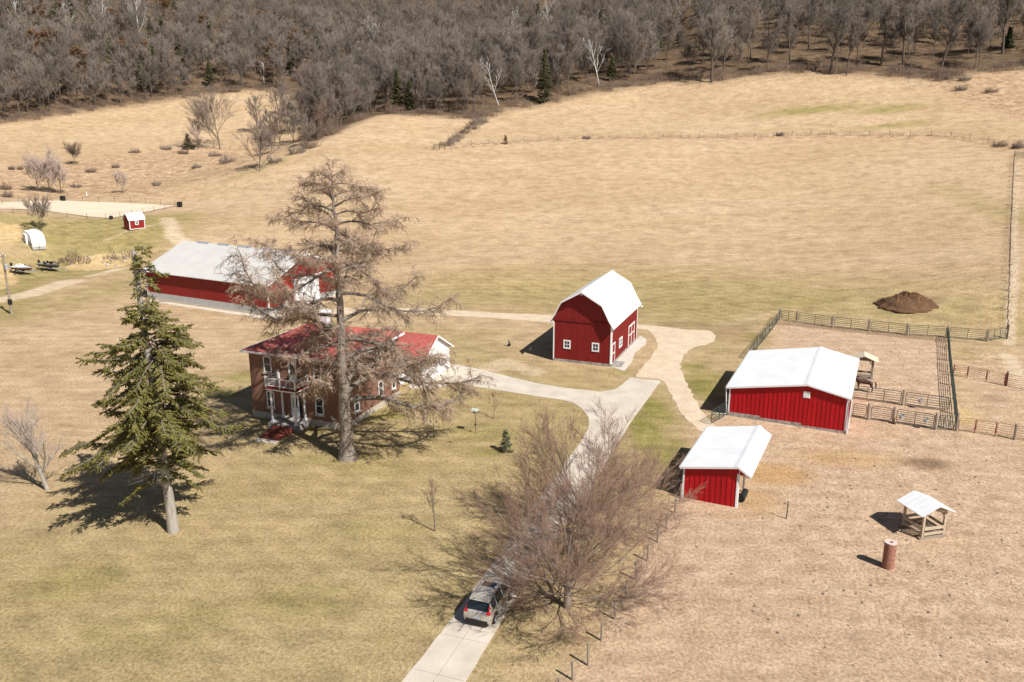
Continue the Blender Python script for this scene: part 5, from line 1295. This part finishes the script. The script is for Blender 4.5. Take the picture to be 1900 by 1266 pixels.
# old spruce
def spruce():
    q = G(322, 986)
    def prof(z): return np.interp(z, [3, 4.4, 6.8, 9.2, 11.7, 14.1, 15.8, 17.4, 19.9, 21.7], [.6, .8, 1.05, .97, .80, .64, .46, .27, .22, .05])
    def azw(az, z):
        a = az % (2*PI); left = math.cos(a-PI*1.05)
        w_ = 1+.16*left*(z < 11)
        if z < 8.6 and math.cos(a-R(-62)) > .05: w_ *= .16 if z < 7.4 else .5
        return w_
    t = conifer(5, 21.7, 6.0, 4.4, 205, .22, .095, .22, .05, -.5, prof, (17.5, 19.2), .40, azw, (.42, 1.15))
    t.trunk[0] = (*np.array([0, 0, -.3]), *t.trunk[0][3:6], .47, .373)
    rg = t.rg
    for k in range(26):    # dead bare limbs low on the trunk
        z = rg.choice((rg.uniform(3.2, 7), rg.uniform(17.2, 19.4))); az = rg.random()*6.28; L = rg.uniform(.8, 3.2) if z < 10 else rg.uniform(.5, 1.8)
        d = nrm(np.array([math.cos(az), math.sin(az), -.12])); p = np.array([0, 0, z])
        for s_ in range(3): d = nrm(d+.2*rv(rg)); p2 = p+d*L/3; t.limb.append((*p, *p2, .035-.009*s_, .026-.009*s_)); p = p2
    root = empty('spruce_tree', q, 0, 'tall ragged olive green spruce with a bare grey lower trunk on the front lawn', 'tree')
    tree_parts(t, root, 'bark_pale', 'larch_limb', 'spruce', 14, 5)
spruce()

# spreading maples over the drive
def maple(px, py, h, sp, seed, label, nl=13, low=True):
    q = G(px, py); t = Tree(seed); rg = t.rg
    tr = t.stem(np.array([0, 0, -.3]), np.array([0, 0, 1.]), h*.34, .27, 4, .05, 0, t.trunk, .6)
    def sub(p, d, L, r, lev):
        n = 5 if lev < 2 else 3
        pts = [(p, d, r)]
        for k in range(n):
            d = nrm(d+.10*rv(rg)+np.array([0, 0, .05])); p2 = p+d*L/n; r2 = r*(.80 if lev < 2 else .70); t.limb.append((*p, *p2, r, r2)); p, r = p2, r2; pts.append((p, d, r))
        if lev == 2:
            for k in range(5+int(L*4)):
                g, e, _ = at(pts, .1+.899*rg.random()); e2 = side_dir(e, rg.uniform(.2, .6), rg, .08); l = rg.uniform(.35, .9); t.twig.append((*g, *(g+e2*l), .0095))
                for m in range(2): g2 = g+e2*l*rg.uniform(.3, .85); e3 = side_dir(e2, rg.uniform(.25, .6), rg, .1); t.twig.append((*g2, *(g2+e3*l*.55), .0085))
            return
        m = 9 if lev == 0 else 6
        for k in range(m):
            g, e, rr = at(pts, .18+.815*(k+rg.random())/m); sub(g, side_dir(e, rg.uniform(.32, .78), rg, .03), L*rg.uniform(.34, .58), rr*.55, lev+1)
    for i in range(nl):
        u = i/(nl-1); z = h*(.05+.22*u); az = i*2.4+rg.uniform(-.35, .35); el = .06+1.05*u**1.35
        if not low: el += .15
        d = nrm(np.array([math.cos(az), math.sin(az), el])); L = sp*rg.uniform(.85, 1.1)*(.5 if low and u < .35 and math.cos(az-R(190)) > .5 else 1)
        sub(np.array([0, 0, z]), d, L, .052+.012*u, 0)
    root = empty('maple_tree', q, 0, label, 'tree'); tree_parts(t, root, 'bark', 'maple_limb', 'maple_twig', 12, 5)
maple(1052, 1127, 8.6, 6.2, 21, 'broad bare maple with reddish twig tips standing right of the parked car', 21)
maple(1084, 1000, 9.4, 5.7, 22, 'broad bare maple with reddish twig tips over the middle of the drive', 19, False)

def young(px, py, pyt, sp, seed, ml, mt, label, nl=8, n2=5, n3=4, lean=0., r=None, pxt=None, name='bare_tree', fork=.3, tw=.012):
    q = G(px, py); h = top_h(pxt or px, pyt, q); t = bare_tree(seed, h, sp, fork, nl, n2, n3, 2, r or h*.014, tw, lean)
    root = empty(name, q, 0, label, 'tree'); tree_parts(t, root, ml, ml, mt, 8, 4); return root
young(88, 909, 772, 2.9, 31, 'bark_pale', 'pink_twig', 'pale spreading bare tree at the left edge, beside the tall spruce', 18, 8, 6, -.2, .2, 60, fork=.22)
young(807, 986, 884, 1.2, 32, 'maple_limb', 'maple_twig', 'slender bare sapling in the open lawn below the larch', 10, 4, 3)
young(917, 777, 728, .9, 33, 'maple_limb', 'maple_twig', 'tiny bare sapling beside the bird feeder house', 8, 4, 3)
q = G(938.5, 839); t = conifer(41, 2.15, .72, .12, 60, .1, .07, .13, .02, -.1, None, None, .05)
root = empty('young_spruce', q, 0, 'small dense young spruce with its dark shadow on the lawn', 'tree'); tree_parts(t, root, 'bark', 'bark', 'young_spruce', 8, 4)

# ------------------------------------------------------------------ trees in the left valley
FT = [(408, 277, 192, 8.5, 'large round-crowned bare tree in the left valley, biggest of the valley clump', 51, 'field_twig', 14, 8),
      (482, 318, 250, 5.0, 'bare tree at the shoulder of the field, right of the farm track', 52, 'field_twig', 12, 7),
      (368, 278, 222, 3.5, 'thin bare tree left of the round-crowned valley tree', 53, 'pink_twig', 9, 6),
      (477, 248, 178, 4.2, 'bare tree with pale limbs at the lower end of the draw', 54, 'field_twig', 10, 6),
      (520, 240, 165, 4.5, 'bare tree in the draw next to the edge of the left field', 55, 'field_twig', 10, 6),
      (535, 250, 185, 3.5, 'smaller bare tree in the mouth of the draw', 56, 'field_twig', 10, 6),
      (93, 358, 300, 4.4, 'pinkish bare thicket tree behind the riding arena', 57, 'pink_twig', 14, 7),
      (70, 356, 306, 3.4, 'pale bare tree left in the thicket behind the arena', 58, 'pink_twig', 12, 6),
      (113, 360, 308, 3.2, 'pale bare tree right in the thicket behind the arena', 59, 'pink_twig', 12, 6),
      (228, 358, 328, 2.2, 'small pale bare tree behind the arena fence, standing alone', 60, 'pink_twig', 9, 5),
      (77, 428, 384, 3.0, 'bare brown tree right behind the camper', 61, 'field_twig', 10, 6),
      (136, 307, 280, 3.0, 'low dark bare tree in the valley grass left', 62, 'shrub', 12, 7)]
DRAW = [(560, 228, 165), (582, 240, 178), (600, 252, 195), (545, 264, 212), (568, 272, 225), (520, 270, 215), (500, 262, 208), (528, 215, 150), (590, 262, 215), (612, 246, 180), (548, 246, 190), (505, 285, 245), (575, 255, 200)]
for i, (px, py, pt) in enumerate(DRAW):
    FT.append((px, py, pt, 3.4, 'bare grey tree among the cluster in the mouth of the draw', 70+i, ('field_twig', 'wood_twig', 'shrub')[i % 3], 11, 6))
for px, py, pt, sp, lb, sd, mt, nl, n2 in FT: young(px, py, pt, sp*1.15, sd, 'wood_bark', mt, lb, nl+4, n2, 9, 0, None, None, 'bare_tree', .10 if sp > 3 else .2, .034)['group'] = 'bare trees in the left valley'
q = G(350, 278); t = conifer(42, top_h(350, 248, q), 2.2, .3, 60, .4, .2, .35, .09, -.1, None, None, .15); root = empty('cedar_tree', q, 0, 'small dark green cedar beside the round-crowned valley tree', 'tree'); tree_parts(t, root, 'bark', 'bark', 'cedar', 8, 4)
SH = [(170, 320, 2.6, 1.6, 'dark shrub in the left valley, below the low dark tree'), (215, 312, 1.6, 1.5, 'small dark shrub standing by the green valley patch'), (308, 278, 3.2, 1.8, 'brown shrub left of the valley cedar, at the field edge'), (340, 286, 3.2, 1.8, 'brown shrub just below the valley cedar'), (422, 302, 4.6, 2.4, 'wide dark red shrub below the round-crowned valley tree'), (365, 312, 3.4, 1.4, 'flat tan shrub above the farm track'), (250, 284, 3.8, 1.5, 'pale brown shrub at the edge of the left field'), (290, 345, 1.6, 1.4, 'small brown shrub above the arena corner'), (142, 348, 2.2, 1.3, 'brown shrub right of the pink thicket'),
      (10, 352, 2.6, 1.9, 'dark shrub at the left edge behind the arena'), (14, 366, 2.4, 1.6, 'dark shrub nearest the left corner of the arena'), (22, 315, 1.6, 1.3, 'lone small shrub near the left edge'), (38, 315, 1.4, 1.2, 'second small shrub near the left edge'), (510, 302, 3.4, 2.0, 'brown shrub at the shoulder of the field'), (552, 285, 4.5, 2.6, 'grey brush beside the field shoulder near the draw'), (575, 275, 4.5, 3.2, 'tall grey brush at the bottom of the draw'), (400, 290, 4., 1.6, 'brush under the round-crowned valley tree'),
      (835, 268, 2.6, 1.8, 'brown bush by the brace post of the hillside fence'), (862, 248, 3.2, 2.2, 'brown bush in the hedge between the upper fields'), (885, 232, 4.4, 3.0, 'big brown bush where the hedge meets the woods'), (1783, 168, 3.2, 2.2, 'dark round bush at the foot of the right woods'), (1840, 172, 3.4, 1.8, 'dark bush near the right edge below the woods'), (1790, 150, 3.5, 2.4, 'dark bush just above the round bush by the right woods'), (893, 228, 4, 2.6, 'grey bush at the woods end of the upper hedge'), (874, 240, 4, 2.4, 'grey bush in the upper hedge, second from the woods'), (850, 257, 3.5, 2.0, 'grey bush in the middle of the upper hedge'), (842, 263, 3, 1.8, 'grey bush in the lower part of the upper hedge'), (826, 271, 3, 1.6, 'grey bush right beside the brace post'), (1088, 258, 2, 1.2, 'low bush on the hillside fence, left half'), (1447, 252, 2, 1.3, 'low bush on the hillside fence, right half'), (1855, 272, 3.5, 1.8, 'grey brush in the top corner of the big field'), (1890, 275, 3, 2.4, 'dark brush behind the silver field gate')]
for i, (px, py, rx, h, lb) in enumerate(SH):
    bmtwigs('shrub', G(px, py), rx*.55, rx*.36, h*1.0, 190, ('shrub', 'field_twig', 'wood_twig_b')[i % 3], lb, 'shrub', 100+i, .04)
q = G(938, 268); t = conifer(43, 2.6, .8, .2, 26, .3, .2, .3, .07, -.1, None, None, .06); root = empty('young_cedar', q, 0, 'tiny rusty cedar standing on the hillside fence line', 'tree'); tree_parts(t, root, 'bark', 'bark', 'rust_leaf', 6, 4)

# ------------------------------------------------------------------ woodland
protos = []
for i in range(7):
    hh = 17+(i % 4)*1.3; t = bare_tree(200+i, hh*.92, 5.2+.4*(i % 3), (.16, .26, .4)[i % 3], 15, 8, 7, 3, .22, .042, 0); protos.append(one_mesh(t, 'bare_tree', 'wood_bark', ('wood_twig', 'wood_twig_b', 'wood_twig_c')[i % 3]))
lod = []
for i in range(6):
    t = bare_tree(300+i, 17, 5.4, .3, 12, 6, 5, 2, .2, .06, 0); lod.append(t)
lod_np = []
for t in lod:
    V1, Q1 = seg_mesh(t.trunk+t.limb, 3); V2, T2 = spike_mesh(t.twig); lod_np.append((V1, Q1, V2, T2))
rng = np.random.default_rng(5)
pts = []
for yy in np.arange(235, 640, 6.6):
    for xx in np.arange(-500, 500, 6.6): pts.append((xx+rng.uniform(-2.4, 2.4), yy+rng.uniform(-2.4, 2.4)))
pts = np.array(pts); ok = inside(fe, pts[:, 0], pts[:, 1]) & (np.abs(np.arctan2(pts[:, 0], pts[:, 1])) < R(41)); pts = pts[ok]
ed = sdist(fe, pts[:, 0], pts[:, 1]); ok = ed > 1.5; pts = pts[ok]
az = np.degrees(np.arctan2(pts[:, 0], pts[:, 1])); dist = np.hypot(pts[:, 0], pts[:, 1])
keep = ~((az > 9) & (rng.random(len(pts)) < .52)); keep &= ~((dist > 480) & (rng.random(len(pts)) < .35)); pts = pts[keep]; az = az[keep]; dist = dist[keep]
special = []
# white-barked trees, cedars and rusty oaks that stand out in the woods
WB = [(925, 192, 112, -.35, 'white-barked tree leaning left at the edge of the central woods'), (1112, 157, 72, -.18, 'bright white bare tree standing clear at the wood edge, centre right'), (690, 95, 40, 0, 'white-limbed tree high in the central woods'), (845, 110, 55, .1, 'white-limbed tree just above the leaning white tree'), (945, 62, 18, .1, 'white-limbed tree near the top edge in the centre'),
      (260, 60, -8, 0, 'white-limbed tree at the top edge, left of centre'), (190, 45, -5, .1, 'white-limbed tree at the top edge, between two others'), (130, 60, 0, -.1, 'white-limbed tree at the top left, second from the corner'), (30, 45, -5, .1, 'white-limbed tree in the top left corner'), (660, 130, 85, 0, 'pale tree in the woods above the draw'), (610, 165, 140, .1, 'small pale leaning tree over the draw'), (1020, 60, 5, -.15, 'tall pale leaning tree at the top centre'), (560, 150, 112, .1, 'small white tree right of the left field'), (490, 150, 125, .0, 'small pale tree above the corner of the left field')]
for i, (px, py, pt, ln, lb) in enumerate(WB):
    base = G(px, py+(18 if py < 100 else 3)); special.append(base); h = min(27, max(9, top_h(px, pt, base)))
    t = bare_tree(400+i, h, h*.42, .22, 7, 3, 2, 0, h*.014, .06, ln); 
    o = link('white_tree', one_mesh(t, 'white_tree', 'white_bark', 'white_bark', 5), None, tuple(base), rng.uniform(0, .3)); tag(o, lb, 'tree')
CD = [(1010, 192, 92, 3.4, 'cedar', 'large dark green cedar at the edge of the central woods'), (738, 205, 130, 2.8, 'cedar', 'dark cedar in the woods above the wedge-shaped field'), (760, 205, 150, 2.4, 'cedar', 'smaller dark cedar beside the other above the wedge-shaped field'), (625, 215, 155, 2.0, 'cedar', 'slim cedar in the draw woods'), (600, 235, 190, 2.4, 'cedar', 'round cedar low in the draw'), (1222, 85, 50, 2., 'cedar', 'dark cedar in the upper right woods'), (1135, 150, 105, 2., 'cedar', 'dark cedar behind the bright white tree'), (1870, 75, 50, 2.2, 'cedar', 'dark cedar in the woods near the right edge'), (390, 160, 115, 2.6, 'cedar', 'dark cedar at the edge of the left woods'), (230, 100, 70, 2.6, 'rust_leaf', 'rust-leaved oak in the left woods'), (415, 90, 70, 2.2, 'rust_leaf', 'small rust-leaved oak left of the central woods'),
      (20, 40, 5, 4., 'cedar', 'dark pine in the top left corner'), (75, 50, 12, 4., 'rust_leaf', 'rust-leaved oak in the top left'), (110, 40, 8, 4., 'cedar', 'dark pine at the top left, beside the rust-leaved oak'), (165, 50, 15, 4., 'cedar', 'dark pine below the white limbs at the top left'), (225, 60, 25, 4., 'rust_leaf', 'rust-leaved oak below the white limbs at the top'), (300, 50, 20, 3.5, 'cedar', 'dark pine at the top, right of the white limbs'), (310, 25, 0, 3.5, 'rust_leaf', 'rust-leaved oak at the top edge, left')]
for i, (px, py, pt, rad, m, lb) in enumerate(CD):
    base = G(px, py+(14 if py < 110 else 0)); special.append(base); h = min(23, max(7, top_h(px, pt, base)))
    t = conifer(500+i, h, rad, h*.05, 110, .42, .28, .5, .15, -.1, None if m == 'cedar' else (lambda z, h=h: max(.15, math.sin(PI*min(.98, max(.05, z/h)))**.7)), None, .2)
    o = link('cedar_tree' if m == 'cedar' else 'oak_tree', one_mesh(t, 'cedar_tree', 'wood_bark', m, 4), None, tuple(base), rng.uniform(0, 6)); tag(o, lb, 'tree')
# big edge trees on the right, each set apart
BE = [(1320, 153, 26, 9., 'large spreading bare oak standing before the right-hand woods'), (1540, 138, 20, 4.5, 'tall bare tree at the edge of the right-hand woods, double-trunked'), (1635, 122, 5, 4.5, 'tall dark bare tree in the right-hand woods, middle of the row'), (1675, 125, 10, 4.2, 'tall bare tree right of the middle dark one at the woods edge'), (1745, 132, -5, 5.0, 'tall straight bare tree near the right end of the woods edge'), (1860, 100, -8, 5., 'wide dark bare tree close to the right edge'), (1570, 140, 40, 3.5, 'slim leaning bare tree at the right-hand woods edge'), (1465, 118, 10, 3.6, 'slim straight bare tree left of the double-trunked one'), (1500, 95, -10, 3.6, 'slim dark bare tree deeper in the right-hand woods')]
for i, (px, py, pt, sp, lb) in enumerate(BE):
    base = G(px, py); special.append(base); h = max(12, min(24, top_h(px, pt, base))); t = bare_tree(600+i, h, sp, .18 if sp > 6 else .42, 16, 8, 7, 3, .5 if sp > 4 else .32, .045, .03)
    o = link('bare_tree', one_mesh(t, 'bare_tree', 'wood_twig_c', 'wood_twig_c' if sp < 6 else 'wood_twig', 6), None, tuple(base), rng.uniform(0, 6)); tag(o, lb, 'tree')
for b_ in special:
    u_ = b_[:2]/np.linalg.norm(b_[:2]); rel = pts-b_[:2]; al = rel@u_; ac_ = np.abs(rel[:, 0]*u_[1]-rel[:, 1]*u_[0])
    kk = ~((np.hypot(rel[:, 0], rel[:, 1]) < 5.5) | ((al < 0) & (al > -26) & (ac_ < 4.5))); pts = pts[kk]; az = az[kk]; dist = dist[kk]
zt = terr(pts[:, 0], pts[:, 1])
# drop what lies in the frame's top rows far beyond: nearest 285 that stand at the front are individual trees
ed = sdist(fe, pts[:, 0], pts[:, 1]); order = np.argsort(dist+ed*2.2)
ind = order[:285]; rest = order[285:]
for k in ind:
    o = link('bare_tree', protos[int(rng.integers(len(protos)))], None, (pts[k, 0], pts[k, 1], zt[k]-.2), rng.uniform(0, 6.28))
    s_ = rng.uniform(.6, 1.18); o.scale = (s_*rng.uniform(.85, 1.15), s_*rng.uniform(.85, 1.15), s_*rng.uniform(.9, 1.1))
    tag(o, 'bare grey-brown tree at the front edge of the wooded hillside', 'tree', 'bare trees at the edge of the woods')
VV = []; QQ = []; TT = []; off = 0; mq = []; mt_ = []
parts_v = []; parts_q = []; parts_t = []; mq = []; mtt = []
cl = conifer(990, 15, 3.0, 1.5, 46, .8, .5, .8, .2, -.1, None, None, .2); V1, Q1 = seg_mesh(cl.trunk, 3); V2, T2 = spike_mesh(cl.twig); con_np = (V1, Q1, V2, T2)
rcl = conifer(991, 15, 4.2, 3., 46, .8, .5, .8, .2, .05, lambda z: math.sin(PI*min(.97, max(.1, z/15)))**.6, None, .2); V1, Q1 = seg_mesh(rcl.trunk, 3); V2, T2 = spike_mesh(rcl.twig); rust_np = (V1, Q1, V2, T2)
print('lod', [len(a[3]) for a in lod_np], len(con_np[3]))
for k in rest:
    pc = .16 if az[k] < -20 and dist[k] > 420 else .025
    rr_ = rng.random()
    if rr_ < pc: (V1, Q1, V2, T2), mm = con_np, 3
    elif rr_ < pc*1.6: (V1, Q1, V2, T2), mm = rust_np, 4
    else: (V1, Q1, V2, T2), mm = lod_np[int(rng.integers(len(lod_np)))], int(rng.choice([1, 1, 2, 5]))
    mq.append(np.zeros(len(Q1))); mtt.append(np.full(len(T2), mm))
    s_ = rng.uniform(.62, 1.22); a = rng.uniform(0, 6.28); ca_, sa = math.cos(a)*s_, math.sin(a)*s_
    Rm = np.array([[ca_, -sa, 0], [sa, ca_, 0], [0, 0, s_]]); b_ = np.array([pts[k, 0], pts[k, 1], zt[k]-.2])
    v = np.vstack([V1, V2])@Rm.T+b_; parts_v.append(v); parts_q.append(Q1+off); parts_t.append(T2+off+len(V1)); off += len(v)
Vw = np.vstack(parts_v); Qw = np.vstack(parts_q); Tw = np.vstack(parts_t)
mi = np.concatenate(mq+mtt)
o = link('woodland', npmesh('woodland', Vw, Qw, Tw, ('wood_bark', 'wood_twig', 'wood_twig_b', 'cedar', 'rust_leaf', 'wood_twig_c'), mi)); tag(o, 'dense bare grey woodland covering the hillside at the top', 'woodland', None, 'stuff')
print('forest', len(ind), len(rest), len(Qw)+len(Tw))
# tall dry grass along the fence lines
S_ = []; rg = random.Random(19)
def tuft(x_, y_, h, n=9, sp=.35):
    z = tz(x_, y_)
    for k in range(n):
        p = np.array([x_+rg.gauss(0, sp), y_+rg.gauss(0, sp), z-.05]); d = nrm(np.array([rg.gauss(0, .4), rg.gauss(0, .4), 1.])); S_.append((*p, *(p+d*h*rg.uniform(.5, 1.1)), .03))
for ln_, st_, hh_, wd_ in (([(806, 277), (930, 266), (1080, 257), (1300, 256), (1530, 250), (1750, 252), (1830, 262), (1876, 275)], .8, .9, .8), ([(1868, 630), (1872, 500), (1876, 400), (1879, 330), (1882, 285)], .6, .6, .3), ([(900, 222), (870, 245), (835, 270), (810, 276)], .35, 1.6, 1.3), ([(1445, 597), (1680, 624), (1757, 629)], .5, .35, .25), ([(0, 227), (150, 209), (350, 183), (480, 172)], 1.2, .9, 1.2), ([(1130, 170), (1330, 156), (1500, 142), (1700, 150), (1800, 175)], 1., .9, 1.6)):
    for p in resample(ln_, st_): tuft(p[0]+rg.gauss(0, wd_), p[1]+rg.gauss(0, wd_), hh_)
for k in range(500):
    p = G(rg.uniform(0, 540), rg.uniform(285, 362))
    if not inside(fe, p[:1], p[1:2])[0]: tuft(p[0], p[1], rg.uniform(.4, 1.1), 8, .7)
V_, T_ = spike_mesh(S_); o = link('dry_grass', npmesh('dry_grass', V_, None, T_, ('dry_grass',))); tag(o, 'tall dry grass along the fences and in the rough valley', 'grass', None, 'stuff')
S_ = []; rg = random.Random(23); dpa = np.array(dp); yard = np.array([atz(*p, 0)[:2] for p in ((-60, 900), (420, 700), (760, 730), (1000, 745), (1075, 770), (1090, 800), (860, 1118), (700, 1300), (-60, 1300))]); strip = np.array([atz(*p, 0)[:2] for p in ((1226, 720), (1290, 780), (1255, 920), (1090, 1228), (1040, 1290), (870, 1266))])
P_ = np.array([(rg.uniform(-45, 25), rg.uniform(38, 100)) for k in range(42000)]); okp = (inside(yard, P_[:, 0], P_[:, 1]) | inside(strip, P_[:, 0], P_[:, 1])) & ~inside(dpa, P_[:, 0], P_[:, 1])
for p in P_[okp][:15000]: tuft(p[0], p[1], rg.uniform(.08, .17), 5, .07)
for a, b_ in zip(dp, dp[1:]):
    L = np.linalg.norm(b_-a); e = nrm(b_-a)
    for k in range(int(L*5)): q = a+(b_-a)*rg.random()+np.array([-e[1], e[0]])*rg.gauss(-.06, .07); tuft(q[0], q[1], rg.uniform(.05, .14), 3, .05)
S_ = [(*q[:6], .014) for q in S_]; V_, T_ = spike_mesh(S_); o = link('lawn_grass', npmesh('lawn_grass', V_, None, T_, ('lawn_grass',))); tag(o, 'short tufts of grass on the lawn and along the driveway', 'grass', None, 'stuff')
cm_ = MB(); padk = np.array([G(*p)[:2] for p in ((1290, 900), (1480, 860), (1570, 830), (1890, 840), (1890, 1240), (1200, 1240))])
for k in range(420):
    p = (rg.uniform(5, 45), rg.uniform(38, 82)) if k < 330 else (rg.uniform(36, 58), rg.uniform(90, 118)); r_ = rg.uniform(.03, .11)
    if k < 330 and not inside(padk, np.array([p[0]]), np.array([p[1]]))[0]: continue
    cm_.lathe([(r_*.8, -.05), (r_, .01), (r_*.7, r_*.6), (.01, r_*.8)], (p[0], p[1], tz(*p)), 5)
tag(cm_.build('manure', 'dark_post'), 'scattered dark clods of manure in the horse paddock', 'manure', None, 'stuff')
# undergrowth along the edge
S_ = []; rg = random.Random(9)
line = fe[1:-3]
def scrub(px_, py_, h):
    z = tz(px_, py_)
    for k in range(44):
        p = np.array([px_+rg.gauss(0, 1.3), py_+rg.gauss(0, 1.0), z-.1]); d = nrm(np.array([rg.gauss(0, .45), rg.gauss(0, .45), 1.])); l = h*rg.uniform(.4, 1.1); S_.append((*p, *(p+d*l), .05))
        for m in range(2): g = p+d*l*rg.uniform(.3, .8); S_.append((*g, *(g+side_dir(d, .7, rg, .1)*l*.45), .04))
for a, b_ in zip(line, line[1:]):
    L = np.linalg.norm(b_-a)
    for k in range(int(L/1.4)+1):
        if a[0] > 40 or rg.random() < .55+.45*math.sin(a[0]*.09+a[1]*.05+k*.21): u = rg.random(); p = a+(b_-a)*u; nn = nrm(np.array([-(b_-a)[1], (b_-a)[0]])); scrub(*(p+nn*rg.uniform(-1, 7)), rg.uniform(1.2, 4.0))
sel = rng.permutation(len(pts))[:1500]
for k in sel:
    if dist[k] < 470: scrub(pts[k, 0]+rg.uniform(-3, 3), pts[k, 1]+rg.uniform(-3, 3), rg.uniform(1, 2.6))
V_, T_ = spike_mesh(S_); o = link('undergrowth', npmesh('undergrowth', V_, None, T_, ('shrub',))); tag(o, 'tangled brown undergrowth along the foot of the woods', 'undergrowth', None, 'stuff')

print('objects', len(bpy.data.objects))
